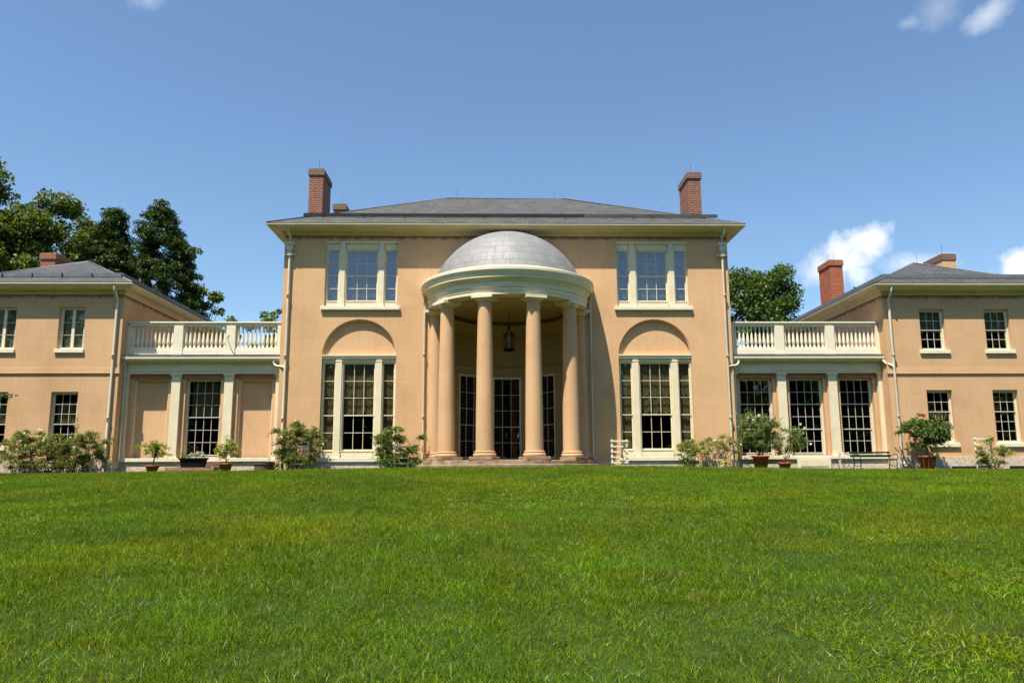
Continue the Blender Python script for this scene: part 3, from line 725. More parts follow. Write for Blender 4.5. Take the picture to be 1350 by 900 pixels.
# lantern hangs from the ceiling: its own thing
ln = empty('hanging_lantern', (0.05, 0, 4.47), 'black iron lantern hanging on a long rod inside the porch', 'lantern')
q = MB(); q.tube([(0, 0, .98), (0, 0, 1.62)], .012, 6); q.build('rod', M['iron'], ln)
q = MB()
for i in range(6):
    t = i*PI/3; x, y = .2*math.cos(t), .2*math.sin(t); q.tube([(x, y, .0), (x, y, .66)], .012, 5); q.tube([(x, y, .66), (x*1.05, y*1.05, .74)], .016, 5); q.tube([(x, y, .66), (x*.5, y*.5, .74), (x*.16, y*.16, .94)], .012, 5)
for z in (.02, .06, .60): q.lathe([(.185, z), (.225, z), (.225, z+.035), (.185, z+.035)], 12)
q.lathe([(.0, .90), (.05, .90), (.06, .95), (.03, 1.0), (0, 1.02)], 12); q.tube([(0, 0, -.06), (0, 0, .03)], .02, 6); q.build('cage', M['iron'], ln)
q = MB(); q.lathe([(.165, .08), (.165, .58)], 16); q.build('glass', M['lamp_glass'], ln)
q = MB(); q.lathe([(0, .1), (.02, .1), (.02, .3), (0, .3)], 8); q.build('candle', M['white'], ln)

# ---- links (low wings between centre and side blocks)
def balustrade(s):
    Y0 = .45
    b = MB(); b.box(s*8.98, s*14.86, Y0+.03, Y0+.27, 4.42, 4.60); b.box(s*8.98, s*14.86, Y0+.05, Y0+.25, 4.602, 4.69)
    bal = b.build('balustrade', M['white'], house, label='white balustrade with turned balusters above a link')
    r = MB(); r.box(s*8.92, s*14.90, Y0-.02, Y0+.32, 5.66, 5.72); r.box(s*8.94, s*14.88, Y0+.03, Y0+.27, 5.56, 5.658); r.build('rail', M['white'], bal, bevel=.01)
    posts = [(8.93, 9.06), (10.70, 11.06), (12.74, 13.10), (14.78, 14.92)]
    for (a, c) in posts:
        p = MB(); p.box(s*a, s*c, Y0, Y0+.30, 4.402, 5.557); p.box(s*(a-.012), s*(c+.012), Y0-.02, Y0+.32, 4.40, 4.52); p.build('post', M['white'], bal, bevel=.008)
    prof = [(.055, 4.692), (.055, 4.73), (.03, 4.75), (.045, 4.78), (.03, 4.80), (.05, 4.84), (.062, 4.90), (.058, 4.98), (.046, 5.12), (.034, 5.28), (.028, 5.42), (.04, 5.44), (.04, 5.47), (.03, 5.49), (.05, 5.52), (.05, 5.558)]
    base = None
    for k in range(3):
        a, c = posts[k][1], posts[k+1][0]
        for i in range(10):
            x = s*(a+(c-a)*(i+.5)/10)
            if base is None:
                m2 = MB(); m2.lathe(prof, 12); base = m2.build('baluster', M['white'], bal, loc=(x, Y0+.15, 0))
            else:
                o = base.copy(); col.objects.link(o); o.parent = bal; o.location = (x, Y0+.15, 0)
    if s < 0:
        h = MB(); h.tube([(-10.98, Y0, 5.02), (-10.95, Y0-.16, 5.05), (-10.82, Y0-.34, 5.09)], [.014, .018, .026], 6); h.build('bracket', M['tubwood'], bal, label='small brown peg sticking out from the post')
def multipane(x0, x1, z0, z1, y, sashes, cols, casing=.075, glass='glass', label=None, sillspec=None, deep=.13):
    T = shiftT(0, y); mb = MB(T)
    mb.box(x0, x0+casing, 0, deep, z0, z1); mb.box(x1-casing, x1, 0, deep, z0, z1); mb.box(x0+casing, x1-casing, 0, deep, z1-casing, z1); mb.box(x0+casing, x1-casing, 0, deep, z0, z0+casing*.8)
    w = mb.build('window', M['cream'], house, label=label); rects = []
    a, b = x0+casing, x1-casing
    for (za, zb, rows, d) in sashes:
        sash(T, a, b, za-.018, zb+.018, cols, rows, d, w, M['sash'], .034, .017); rects.append((a, b, za, zb, d+.016, cols, rows))
    panes(T, rects, w, M[glass])
    if sillspec:
        sm = MB(T); e, pr, h = sillspec; sm.box(x0-e, x1+e, -pr, deep*.8, z0-h, z0-.002); sm.build('sill', M['white'], w, bevel=.01)
    return w
def link(s):
    nm = 'left' if s < 0 else 'right'
    X = lambda a, b: (min(s*a, s*b), max(s*a, s*b))
    # wall with three recessed bays
    bays = [(9.06, 10.68), (11.06, 12.72), (13.10, 14.72)]
    hl = [(*X(a, b), .41, 3.66, .40) for a, b in bays]
    mb = MB(); wall_front(mb, *X(8.8, 14.9), .41, 4.3, .58, hl, .24)
    mb.quad((X(8.8, 14.9)[0], .583, 4.3), (X(8.8, 14.9)[1], .583, 4.3), (X(8.8, 14.9)[1], 7, 4.3), (X(8.8, 14.9)[0], 7, 4.3))
    mb.quad((X(8.8, 14.9)[1], 7, .41), (X(8.8, 14.9)[0], 7, .41), (X(8.8, 14.9)[0], 7, 4.3), (X(8.8, 14.9)[1], 7, 4.3))
    mb.build('wall', M['stucco_plain'], house, label='single storey peach wall of the ' + nm + ' link')
    b = MB(); b.box(*X(8.86, 14.88), .47, .57, -.6, .27); b.build('stone_base', M['stone'], house)
    sl = MB(); sl.box(*X(8.86, 14.88), .40, .96, .272, .41); sl.build('sill', M['white'], house, bevel=.01)
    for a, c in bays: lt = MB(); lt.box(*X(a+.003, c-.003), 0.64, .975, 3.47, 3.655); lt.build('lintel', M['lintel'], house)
    for i, (a, c) in enumerate(bays):                                # recessed stucco jambs beside each opening
        w = .14
        for q in (X(a+.003, a+w), X(c-w, c-.003)): inn = MB(); inn.box(*q, .66, .975, .413, 3.467); inn.build('jamb', M['stucco_plain'], house)
    for i, (a, c) in enumerate(bays):
        x0, x1 = X(a+.143, c-.143)
        if s < 0 and i != 1:
            p = MB(); p.box(x0, x1, .90, .94, .415, 3.467); p.build('blind_panel', M['stucco_plain'], house)
            fr = MB(); fr.box(x0, x0+.045, .74, .898, .415, 3.465); fr.box(x1-.045, x1, .74, .898, .415, 3.465); fr.box(x0+.045, x1-.045, .74, .898, 3.42, 3.465); fr.build('panel_frame', M['cream'], house)
        elif s < 0:
            multipane(x0, x1, .43, 3.465, .82, [(1.99, 3.41, 3, .03), (.53, 1.99, 3, .07)], 4, .06, label='tall window of twenty four panes between blind panels')
            win = [o for o in house.children if o.name.startswith('window')][-1]
            curtain(shiftT(0, .82), x0+.08, x1-.08, 2.0, 3.4, .30, win, M['curtain'], 9, .02)
        else:
            multipane(x0, x1, .43, 3.465, .82, [(2.45, 3.41, 2, .03), (1.46, 2.45, 2, .06), (.53, 1.46, 2, .09)], 4, .06, label='tall dark triple sash window of the right link')
    interior(*X(8.9, 14.8), .99, 6.8, .3, 4.25)
    for (a, c) in ((8.86, 9.05), (10.70, 11.04), (12.74, 13.08), (14.74, 14.89)):
        pz = MB()
        pz.box(*X(a, c), .50, .58, .56, 3.56); pz.box(*X(a-.03 if a > 9 else a, c+.03 if c < 14 else c), .47, .58, .412, .50); pz.box(*X(a-.015 if a > 9 else a, c+.015 if c < 14 else c), .485, .58, .502, .558)
        pz.box(*X(a-.02 if a > 9 else a, c+.02 if c < 14 else c), .48, .58, 3.562, 3.60); pz.box(*X(a-.045 if a > 9 else a, c+.045 if c < 14 else c), .455, .58, 3.602, 3.66)
        pz.build('pilaster', M['cream'], house)
    e = MB(); e.box(*X(8.82, 14.89), .49, .578, 3.662, 3.74); e.box(*X(8.82, 14.89), .475, .578, 3.742, 3.78); e.box(*X(8.82, 14.89), .50, .578, 3.782, 4.05); e.box(*X(10.9, 12.9), .465, .498, 3.784, 4.048)
    e.box(*X(8.82, 14.89), .44, .578, 4.052, 4.09); n = 90
    for i in range(n): x = 8.86+(14.86-8.86)*(i+.5)/n; e.box(*X(x-.018, x+.018), .40, .438, 4.055, 4.085)
    e.box(*X(8.82, 14.89), .34, .578, 4.092, 4.14); e.box(*X(8.82, 14.93), .22, .578, 4.142, 4.21); e.box(*X(8.82, 14.95), .17, .30, 4.212, 4.30)
    e.build('entablature', M['cream'], house)
    rf = MB(); rf.box(*X(8.82, 14.95), .16, .62, 4.302, 4.345); rf.box(*X(8.82, 14.88), .622, 7.0, 4.303, 4.36); rf.build('roof', M['lead'], house, label='flat grey metal roof of the ' + nm + ' link')
    balustrade(s)
    if s > 0:
        d = MB(); d.box(11.24, 12.56, .36, .398, -.3, .36); d.build('hatch', M['white'], house, label='white panelled hatch under the middle window')
        d = MB(); d.box(11.36, 12.44, .345, .358, .0, .26); d.build('hatch_panel', M['cream'], house)
link(-1); link(1)

# ---- side blocks
def wing(s):
    nm = 'left' if s < 0 else 'right'
    X = lambda a, b: (min(s*a, s*b), max(s*a, s*b))
    dz = .06 if s < 0 else 0
    ups = [(16.34, 17.34, 4.50+dz, 6.15+dz), (18.96, 19.96, 4.50+dz, 6.15+dz)]; los = [(16.36, 17.37, .86, 2.92), (18.98, 19.98, .86, 2.92)]
    hl = [(*X(a, b), c, e, .30) for a, b, c, e in ups+los]
    x0, x1 = X(14.9, 21.3)
    mb = MB(); wall_front(mb, x0, x1, .34, 6.9, 0, hl, .22); block_sides(mb, x0, x1, 0, 11, .34, 6.9)
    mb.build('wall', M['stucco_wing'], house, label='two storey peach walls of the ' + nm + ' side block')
    bd = MB(); bd.box(x0-.03, x1+.03, -.035, -.001, 3.55+dz, 3.76+dz); bd.box(x0-.045, x1+.045, -.05, -.036, 3.56+dz, 3.60+dz)
    bd.build('band_course', M['stucco_plain'], house)
    st = MB(); st.box(x0-.05, x1+.05, -.06, .3, -.9, .338); st.box(x0-.05, x0+.3, .302, 11, -.9, .338); st.box(x1-.3, x1+.05, .302, 11, -.9, .338); st.build('stone_base', M['stone'], house)
    vt = MB()
    if s > 0: vt.box(17.05, 18.0, -.075, -.061, -.3, -.02); vt.build('basement_vent', M['vent'], house); vt = MB(); vt.box(19.3, 20.4, -.075, -.061, -.3, -.02)
    else: vt.box(-17.35, -17.05, -.075, -.061, -.3, -.02)
    vt.build('basement_vent', M['vent'], house)
    interior(x0+.15, x1-.15, .31, 5, .36, 6.8, (3.5,))
    for i, (a, b, c, e) in enumerate(ups):
        xa, xb = X(a+.003, b-.003)
        if s < 0:
            w = multipane(xa, xb, c+.003, e-.003, .12, [(c+.07, e-.08, 3, .03)], 2, .075, 'glass_up', 'pale upper casement window of the left side block', (.06, .2, .15))
            k = MB(shiftT(0, .12)); xm = (xa+xb)/2; k.box(xm-.055, xm+.055, .01, .085, c+.06, e-.07); k.build('mullion', M['cream'], w)
            curtain(shiftT(0, .12), xa+.08, xb-.08, c, e, .16, w, M['shade'], 5, .02)
        else:
            mz = (c+e)/2
            w = multipane(xa, xb, c+.003, e-.003, .13, [(mz, e-.09, 2, .02), (c+.08, mz, 2, .055)], 3, .06, 'glass', 'upper sash window with a grey roller shade half drawn', (.10, .21, .15))
            k = MB(shiftT(0, .13)); k.box(xa+.07, xb-.07, .14, .145, mz-.08, e-.05); k.build('roller_shade', M['shade'], w)
    for i, (a, b, c, e) in enumerate(los):
        xa, xb = X(a+.003, b-.003); H = e-c-.16
        mz = c+.08+H*(2/5 if s < 0 else 3/5)
        w = multipane(xa, xb, c+.003, e-.003, .13, [(mz, e-.08, 3 if s < 0 else 2, .02), (c+.08, mz, 2 if s < 0 else 3, .055)], 3, .06, 'glass', 'lower sash window of the ' + nm + ' side block', (.10, .21, .16))
        if s < 0: curtain(shiftT(0, .13), xa+.08, xb-.08, mz, mz+.85, .22, w, M['curtain'], 7, .02)
        elif i == 0: curtain(shiftT(0, .13), xa+.08, xb-.08, c+.05, mz+.1, .18, w, M['curtain'], 7, .02)
    cn = MB(); cn.ring(x0, x1, 0, 11, [(0, 6.70), (.03, 6.70), (.045, 6.74), (.05, 6.78), (.09, 6.80), (.10, 6.85), (.15, 6.87), (.36, 6.875), (.36, 6.90), (.39, 6.91), (.45, 6.97), (.48, 7.02), (.485, 7.05), (.465, 7.065), (.25, 7.07)])
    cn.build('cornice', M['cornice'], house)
    r = hip_roof('roof', x0-.465, x1+.465, -.465, 11.465, 7.10, .49, M['slate_wing'], 'hipped grey slate roof of the ' + nm + ' side block')
    g = MB(); z = 7.10+.49*.75
    g.box(x0+.25, x1-.25, .24, .27, z+.01, z+.17)
    for i in range(6): x = x0+.3+(x1-x0-.6)*i/5; g.box(x-.02, x+.02, .17, .238, z-.03, z+.16)
    xi = s*14.9
    g.build('snow_guard', M['lead'], r)
    g = MB(); xq = -14.9-.25 if s < 0 else 14.9+.25; g.box(xq-.015, xq+.015, .25, 10.6, z+.01, z+.17); g.build('snow_guard', M['lead'], r)
wing(-1); wing(1)
chimney(-21.2, -20.55, 5.0, 7.0, 7.4, 9.80, M['brick_mid'], 'short brick chimney behind the left side roof', M['brick_mid'], 0)
chimney(16.5, 17.15, 8.0, 9.35, 7.6, 10.38, M['brick_red'], 'orange red brick chimney rising over the right side eave', M['brick_red'], 2, .045)
chimney(20.5, 21.15, 5.0, 6.6, 7.4, 9.85, M['stucco_plain'], 'stuccoed chimney with brick cap on the right side roof', M['brick_cap'], 1, .03)
r = MB(); r.tube([(18.1, 2.9, 8.7), (18.1, 2.9, 9.3)], .0065, 5); r.tube([(18.1, 7.5, 8.7), (18.1, 7.5, 9.3)], .0065, 5); r.build('lightning_rod', M['iron'], house)

# ---- rainwater pipes
def pipe(pts, r=.052, head=None, shoe=None, label=None):
    mb = MB(); mb.tube(pts, r, 10)
    zt, zb = pts[0][2], pts[-1][2]; x, y = pts[-2][0], pts[-2][1]
    z = zb+1.9
    while z < zt-1.2: mb.tube([(x, y, z), (x, y, z+.05)], r*1.22, 10); z += 2.4
    o = mb.build('downpipe', M['pipe'], house, label=label)
    if head:
        hx, hy, z0, z1 = head; h = MB(); h.box(hx-.12, hx+.12, hy-.13, hy+.09, z0+.2, z1-.09); h.box(hx-.17, hx+.17, hy-.16, hy+.1, z1-.088, z1); h.box(hx-.15, hx+.15, hy-.145, hy+.09, z0+.26, z0+.285)
        h.box(hx-.08, hx+.08, hy-.10, hy+.08, z0, z0+.198); h.box(hx-.22, hx+.22, hy+.02, hy+.075, z0+.03, z0+.12)
        for i in range(4): h.box(hx-.10+i*.055, hx-.065+i*.055, hy-.142, hy-.131, z1-.15, z1-.11)
        for k in range(6): t = k*PI/3; h.box(hx+.045*math.cos(t)-.015, hx+.045*math.cos(t)+.015, hy-.112, hy-.1005, z0+.1+.045*math.sin(t)-.015, z0+.1+.045*math.sin(t)+.015)
        h.build('leader_head', M['pipe'], o)
    return o
for s in (-1, 1):
    x = s*8.56
    pipe([(x+s*.02, -.5, 9.32), (x+s*.02, -.48, 9.15), (x-s*.02, -.28, 9.02), (x, -.12, 8.9), (x, -.11, 8.7), (x, -.1, .25), (x+s*.02, -.14, .08), (x+s*.12, -.3, -.05)], .05, (x, -.1, 8.25, 8.78), label='cream downpipe at the corner of the central block')
    xp = s*3.24
    pipe([(xp*1.02, -.3, 6.72), (xp, -.22, 6.5), (xp, -.12, 6.35), (xp, -.1, 6.1), (xp, -.1, .3), (xp, -.12, .12), (xp+s*.30, -.3, -.02) if s > 0 else (xp-.28, -.3, .0)], .045, label='cream downpipe beside the porch columns')
    xw = s*15.12
    pipe([(xw, -.40, 6.98), (xw, -.40, 6.86), (xw, -.22, 6.62), (xw, -.09, 6.5), (xw, -.085, 6.3), (xw, -.085, .4), (xw+s*.02, -.12, .2), (xw+s*.05, -.28, -.02)], .055, label='cream downpipe at the inner corner of a side block')
    pipe([(s*9.1, .24, 4.2), (s*9.1, .24, 4.05), (s*9.03, .2, 3.95), (s*8.9, .06, 3.9), (s*8.62, -.06, 3.86), (s*8.58, -.09, 3.82)], .05, label='short cranked pipe joining the link gutter to a downpipe')
pipe([(14.84, .24, 4.2), (14.86, .2, 4.08), (14.9, .08, 3.98), (14.98, -.04, 3.92), (15.08, -.08, 3.88), (15.12, -.085, 3.8)], .05, label='short cranked pipe joining the link gutter to a downpipe')
pipe([(-14.84, .24, 4.2), (-14.86, .26, 4.1), (-14.86, .40, 3.95), (-14.86, .42, 3.8), (-14.86, .42, .35), (-14.86, .38, .15), (-14.84, .2, .0)], .05, label='cream downpipe between the left link and side block')

# ------------------------------------------------------------------ garden furniture and plants by the walls
def gz(x, y): return float(gh(x, y))
def stems_mb(mb, base, tips, r0, rng, n=5):
    for t in tips:
        b = Vector(base)+Vector((rng.normal(0, .03), rng.normal(0, .03), 0)); t = Vector(t); m1 = b.lerp(t, .5)+Vector((rng.normal(0, .05), rng.normal(0, .05), .06))
        mb.tube([b, m1, t], [r0, r0*.7, r0*.35], n, False)
def foliage(clumps, per, size, rng, aspect=.5, up=.5, flat=.8, droop=.35):
    per = per*2.1; size = size*.8
    Cs = []; D = []
    for (x, y, z, r) in clumps:
        n = int(per*(r/.25)**2); k = max(3, int(n/9))
        d = rng.normal(size=(k, 3)); d[:, 2] = np.abs(d[:, 2])*.8-.15; d /= np.linalg.norm(d, axis=1)[:, None]
        ln = r*rng.uniform(.35, 1.75, k)**1.1; i = rng.integers(0, k, n); t = rng.uniform(.15, 1.05, n)
        c = d[i]*(ln[i]*t)[:, None]; c[:, 2] -= (droop*(t*ln[i])**2/max(r, .05)); c[:, 2] *= flat+.15
        c += rng.normal(0, .028, (n, 3)); Cs.append(c+np.array([x, y, z]))
    return leaves_np(np.concatenate(Cs), size, rng, aspect, up)
def petals(name, pts, size, mat, parent, rng):
    V = []; F = []
    mb = MB()
    for (x, y, z) in pts:
        a0 = rng.uniform(0, 6)
        for k in range(5):
            t = a0+k*2*PI/5; s = size*rng.uniform(.8, 1.2)
            c = Vector((x, y, z)); d = Vector((math.cos(t), -.35+.3*rng.normal(), math.sin(t))).normalized(); e = d.cross(Vector((0, 1, 0))).normalized()
            mb.add([c, c+d*s*.6+e*s*.4, c+d*s, c+d*s*.6-e*s*.4], [(0, 1, 2, 3)])
    return mb.build(name, mat, parent)
def bush(name, label, cat, loc, w, h, dpt, nclump, per, leaf, mat, seed, shape='round', flowers=(), stems=9, zmin=.25, rc=(.16, .28), group=None, aspect=.5):
    rng = np.random.default_rng(seed); loc = (loc[0], loc[1], gz(loc[0], loc[1]))
    o = empty(name, loc, label, cat, group); cl = []
    for i in range(nclump):
        if shape == 'round':
            while True:
                q = rng.uniform(-1, 1, 3)
                if .25 < q.dot(q) < 1: break
            x, y, z = q[0]*w/2*.85, q[1]*dpt/2*.8, h*(.55+.42*q[2])
        else:                                                         # spreading above leggy stems
            x = rng.uniform(-1, 1)*w/2*.88; y = rng.normal(0, dpt*.22); z = h*rng.uniform(zmin, 1)*(1-.28*(2*abs(x)/w)**2)
        cl.append((x, y, max(z, h*zmin), rng.uniform(*rc)))
    sm = MB(); tips = [cl[i][:3] for i in rng.choice(len(cl), min(stems*2, len(cl)), replace=False)]
    for i in range(stems):
        bx = rng.uniform(-.3, .3)*w; stems_mb(sm, (bx, 0, -.05), tips[i::stems][:2], .014, rng)
    sm.build('stems', M['stem'], o)
    V, F, var = foliage(cl, per, leaf, rng, aspect); np_mesh('foliage', V, F, var, M[mat], o)
    for (fm, n, sz, hi) in flowers:
        pts = []
        for i in range(n):
            c = cl[rng.integers(len(cl))]
            if c[2] < h*hi: continue
            t = rng.uniform(0, 2*PI); pts.append((c[0]+c[3]*math.cos(t), c[1]-c[3]*.8, c[2]+c[3]*.6*math.sin(t)+.05))
        if pts: petals('blossom', pts, sz, M[fm], o, rng)
    return o
def trellis(label, x, y, w, h, rungs, group='white garden trellises'):
    z0 = gz(x, y); o = empty('garden_trellis', (x, y, z0), label, 'trellis', group)
    for s in (-1, 1):
        p = MB(); p.box(s*w/2-.03, s*w/2+.03, -.02, .02, -.1, h-.002); p.build('upright', M['white'], o)
    for i in range(rungs):
        z = h-.09-(h-.15)*i/rungs; r = MB(); r.box(-w/2-.05, w/2+.05, -.045, -.022, z, z+.055); r.build('rung', M['white'], o)
    return o
def pot_mb(r0, r1, h, rim, ribs=0):
    mb = MB(); prof = [(0, .0), (r0, .0), (r1, h-rim), (r1+.025, h-rim), (r1+.035, h-.015), (r1+.02, h), (r1-.02, h), (r1-.03, h-.05), (0, h-.05)]
    mb.lathe(prof, 28)
    if ribs:
        for i in range(ribs):
            t = 2*PI*i/ribs; mb.tube([((r0+.003)*math.cos(t), (r0+.003)*math.sin(t), .04), ((r1+.003)*math.cos(t), (r1+.003)*math.sin(t), h-rim)], .012, 5)
    return mb
def potted(label, x, y, rimz, r0, r1, ph, clumps, per, leaf, mat, seed, stem_h, flowers=(), ribs=0, aspect=.5, trunk=.03, multi=1, group='terracotta potted plants along the walls', up=.5, fl=.8, droop=.35):
    rng = np.random.default_rng(seed); z0 = rimz-ph
    o = empty('potted_plant', (x, y, z0), label, 'potted plant', group)
    pot_mb(r0, r1, ph, .07, ribs).build('pot', M['terracotta'], o)
    s = MB(); s.lathe([(0, ph-.045), (r1-.03, ph-.045)], 20); s.build('soil', M['soil'], o)
    st = MB()
    fork = (rng.normal(0, .03), 0, ph+stem_h)
    if multi == 1:
        st.tube([(0, 0, ph-.06), (.03, .01, ph+stem_h*.5), fork], [trunk, trunk*.8, trunk*.7], 7)
        stems_mb(st, fork, [c[:3] for c in clumps[:10]], trunk*.5, rng)
    else:
        for c in clumps[:multi]: stems_mb(st, (rng.uniform(-.1, .1), rng.uniform(-.1, .1), ph-.06), [c[:3]], .013, rng)
    st.build('stem', M['stem'], o)
    V, F, var = foliage(clumps, per, leaf, rng, aspect, up, fl, droop); np_mesh('foliage', V, F, var, M[mat], o)
    for (fm, pts, sz) in flowers: petals('blossom', pts, sz, M[fm], o, rng)
    return o
def cl_round(rng, n, w, h, zc, d=.3, rc=(.12, .2)):
    L = []
    for i in range(n):
        while True:
            q = rng.uniform(-1, 1, 3)
            if q.dot(q) < 1: break
        L.append((q[0]*w/2, q[1]*d, zc+q[2]*h/2, rng.uniform(*rc)))
    return L

R = np.random.default_rng(99)
# left of the house
GP = 'terracotta potted plants along the walls'
c = cl_round(R, 24, 1.15, .66, .85, .3, (.12, .20)); potted('small leaning potted citrus tree with yellow green leaves, leftmost of the pots', -13.12, -.6, .14, .16, .22, .28, c, 85, .085, 'leaf_citrus', 3, .28, trunk=.035)
c = cl_round(R, 22, 1.05, .70, .78, .3, (.12, .20))+[(.0, 0, 1.2, .09), (-.05, 0, 1.32, .07)]; potted('rounded potted citrus with a tall top shoot, right of the black planter', -10.45, -.6, .20, .16, .23, .33, c, 95, .085, 'leaf_citrus', 4, .2, trunk=.03)
rng = np.random.default_rng(12)
o = empty('flower_planter', (-11.67, -.5, -.16), 'black planter box on short legs with low pink flowering plants', 'planter')
p = MB(); p.add([(-.36, -.17, .14), (.36, -.17, .14), (.36, .17, .14), (-.36, .17, .14), (-.44, -.21, .52), (.44, -.21, .52), (.44, .21, .52), (-.44, .21, .52)], [(3, 2, 1, 0), (0, 1, 5, 4), (1, 2, 6, 5), (2, 3, 7, 6), (3, 0, 4, 7), (4, 5, 6, 7)])
p.box(-.47, .47, -.24, .24, .50, .555); p.build('box', M['guard_dark'], o)
for sx in (-1, 1):
    for sy in (-1, 1):
        l = MB(); l.tube([(sx*.30, sy*.14, .16), (sx*.34, sy*.17, .05), (sx*.40, sy*.19, -.05)], .022, 6); l.build('leg', M['iron'], o)
cl = [(x, rng.uniform(-.12, .05), .62+rng.uniform(-.03, .1), .12) for x in np.linspace(-.38, .38, 10)]
V, F, var = foliage(cl, 110, .06, rng); np_mesh('foliage', V, F, var, M['leaf_shrub'], o)
petals('blossom', [(rng.uniform(-.1, .4), -.1, .74+rng.uniform(-.06, .06)) for i in range(14)], .04, M['petal_blush'], o, rng)
o = empty('wooden_tub', (-9.12, -.25, -.18), 'low round weathered wooden tub beside the corner downpipe', 'tub')
p = MB()
for i in range(22):
    t0, t1 = 2*PI*i/22+.012, 2*PI*(i+1)/22-.012
    for (ra, rb) in ((.34, .385),):
        p.add([(ra*math.cos(t0), ra*math.sin(t0), 0), (ra*math.cos(t1), ra*math.sin(t1), 0), (rb*math.cos(t1), rb*math.sin(t1), .40), (rb*math.cos(t0), rb*math.sin(t0), .40),
               ((ra-.03)*math.cos(t0), (ra-.03)*math.sin(t0), 0), ((ra-.03)*math.cos(t1), (ra-.03)*math.sin(t1), 0), ((rb-.03)*math.cos(t1), (rb-.03)*math.sin(t1), .40), ((rb-.03)*math.cos(t0), (rb-.03)*math.sin(t0), .40)],
              [(0, 1, 2, 3), (5, 4, 7, 6), (3, 2, 6, 7), (1, 5, 6, 2), (4, 0, 3, 7)])
p.build('staves', M['tubwood'], o)
p = MB(); p.lathe([(.352, .08), (.356, .08), (.362, .12), (.358, .12)], 32); p.lathe([(.378, .30), (.383, .30), (.389, .34), (.384, .34)], 32); p.build('hoop', M['iron'], o)
p = MB(); p.lathe([(0, .36), (.345, .36)], 20); p.tube([(.1, 0, .36), (.13, -.02, .42), (.2, .0, .44)], .03, 6); p.build('soil', M['soil'], o)
o = MB(); o.box(-12.6, -10.8, -.78, -.30, -.35, .05); o.box(-12.4, -11.0, -.295, .38, -.35, .08); o = o.build('garden_step', M['brickstep']); o['label'] = 'low red brick step under the left link window'; o['category'] = 'step'

bush('rose_bush', 'wide rose bush with white flowers under the left block window', 'rose bush', (-17.3, -.75, 0), 2.75, 1.5, .9, 72, 190, .078, 'leaf_rose', 21, 'spread', (('petal_white', 26, .045, .5),), 10, .14, (.15, .27))
bush('rose_bush', 'upright rose bush with pink buds and one tall shoot beside the left downpipes', 'rose bush', (-15.55, -.75, 0), 1.75, 1.5, .8, 46, 190, .078, 'leaf_rose', 22, 'spread', (('petal_pink', 14, .045, .7), ('petal_blush', 8, .05, .4)), 9, .22, (.14, .25))
rb = [o for o in bpy.data.objects if o.name == 'rose_bush.001'][0]
rng = np.random.default_rng(5); cl = [(-.38+.02*math.sin(i), .05, 1.5+i*.075, .085-.006*i) for i in range(8)]
V, F, var = foliage(cl, 130, .065, rng); np_mesh('shoot', V, F, var, M['leaf_rose'], rb)
cl = [(1.0+.05*i, -.1, 1.25-.02*i*i, .10) for i in range(3)]
V, F, var = foliage(cl, 100, .06, rng); np_mesh('shoot', V, F, var, M['leaf_rose'], rb)
bush('shrub', 'low dark green shrub at the left edge of the wall', 'shrub', (-19.1, -.8, 0), 1.2, .85, .8, 16, 150, .07, 'leaf_shrub', 23, 'round', (), 5)
trellis('white trellis half hidden inside the wide white flowered rose bush', -17.0, -.62, 1.1, 1.0, 3)
trellis('white trellis behind the upright rose bush near the left downpipes', -15.75, -.62, .8, .78, 2)
bush('climbing_shrub', 'tall tangled shrub with yellowing lower leaves on a trellis at the central corner downpipe', 'shrub', (-7.82, -.55, 0), 1.75, 1.85, .75, 56, 190, .078, 'leaf_rose', 24, 'spread', (('petal_blush', 10, .05, .3),), 10, .12, (.15, .27))
trellis('white trellis inside the tall tangled shrub beside the left three part window', -7.75, -.60, .62, 1.15, 5)
bush('climbing_shrub', 'leafy green climber on a short trellis between window and porch pipe', 'shrub', (-4.05, -.55, 0), 1.9, 1.6, .7, 36, 170, .10, 'leaf_shrub', 25, 'spread', (), 8, .2, (.14, .26))
trellis('short white trellis under the leafy climber left of the porch', -4.0, -.55, .50, .95, 4)
trellis('bare white trellis with one thin vine right of the porch', 4.18, -.45, .56, 1.15, 5)
v = empty('thin_vine', (4.3, -.50, gz(4.3, -.5)), 'thin yellow green vine climbing the bare trellis', 'vine')
rng = np.random.default_rng(8); mb = MB(); mb.tube([(-.1, 0, 0), (.02, -.03, .4), (-.04, 0, .7), (.12, -.02, 1.02)], .012, 5); mb.build('stem', M['stem'], v)
V, F, var = foliage([(.0, -.03, .3, .10), (-.04, -.02, .55, .12), (.02, -.02, .78, .12), (.2, -.03, .98, .13), (.02, 0, .98, .1)], 70, .07, rng); np_mesh('foliage', V, F, var, M['leaf_pale'], v)
bush('shrub', 'round pale yellow green shrub just right of the right three part window', 'shrub', (6.75, -.6, 0), 1.05, 1.12, .8, 26, 170, .07, 'leaf_pale', 27, 'round', (), 6, .1, (.14, .22))
bush('shrub', 'leggy pale shrub with open stems beside the right corner downpipe', 'shrub', (7.95, -.55, 0), 1.5, 1.25, .7, 24, 150, .07, 'leaf_pale', 28, 'spread', (('petal_white', 14, .05, .6),), 8, .5, (.13, .22))
trellis('low white trellis among the leggy pale shrub stems', 7.85, -.5, .5, .72, 2)
o = empty('yellow_flower', (7.98, -.8, -.12), 'small clump of yellow flowers at the foot of the leggy pale shrub', 'flowers')
rng = np.random.default_rng(31); V, F, var = foliage([(.0, 0, .22, .16), (.22, 0, .2, .12)], 80, .06, rng); np_mesh('foliage', V, F, var, M['leaf_yellow'], o)
petals('blossom', [(rng.uniform(-.12, .3), -.15, .26+rng.uniform(-.1, .12)) for i in range(16)], .045, M['petal_yellow'], o, rng)

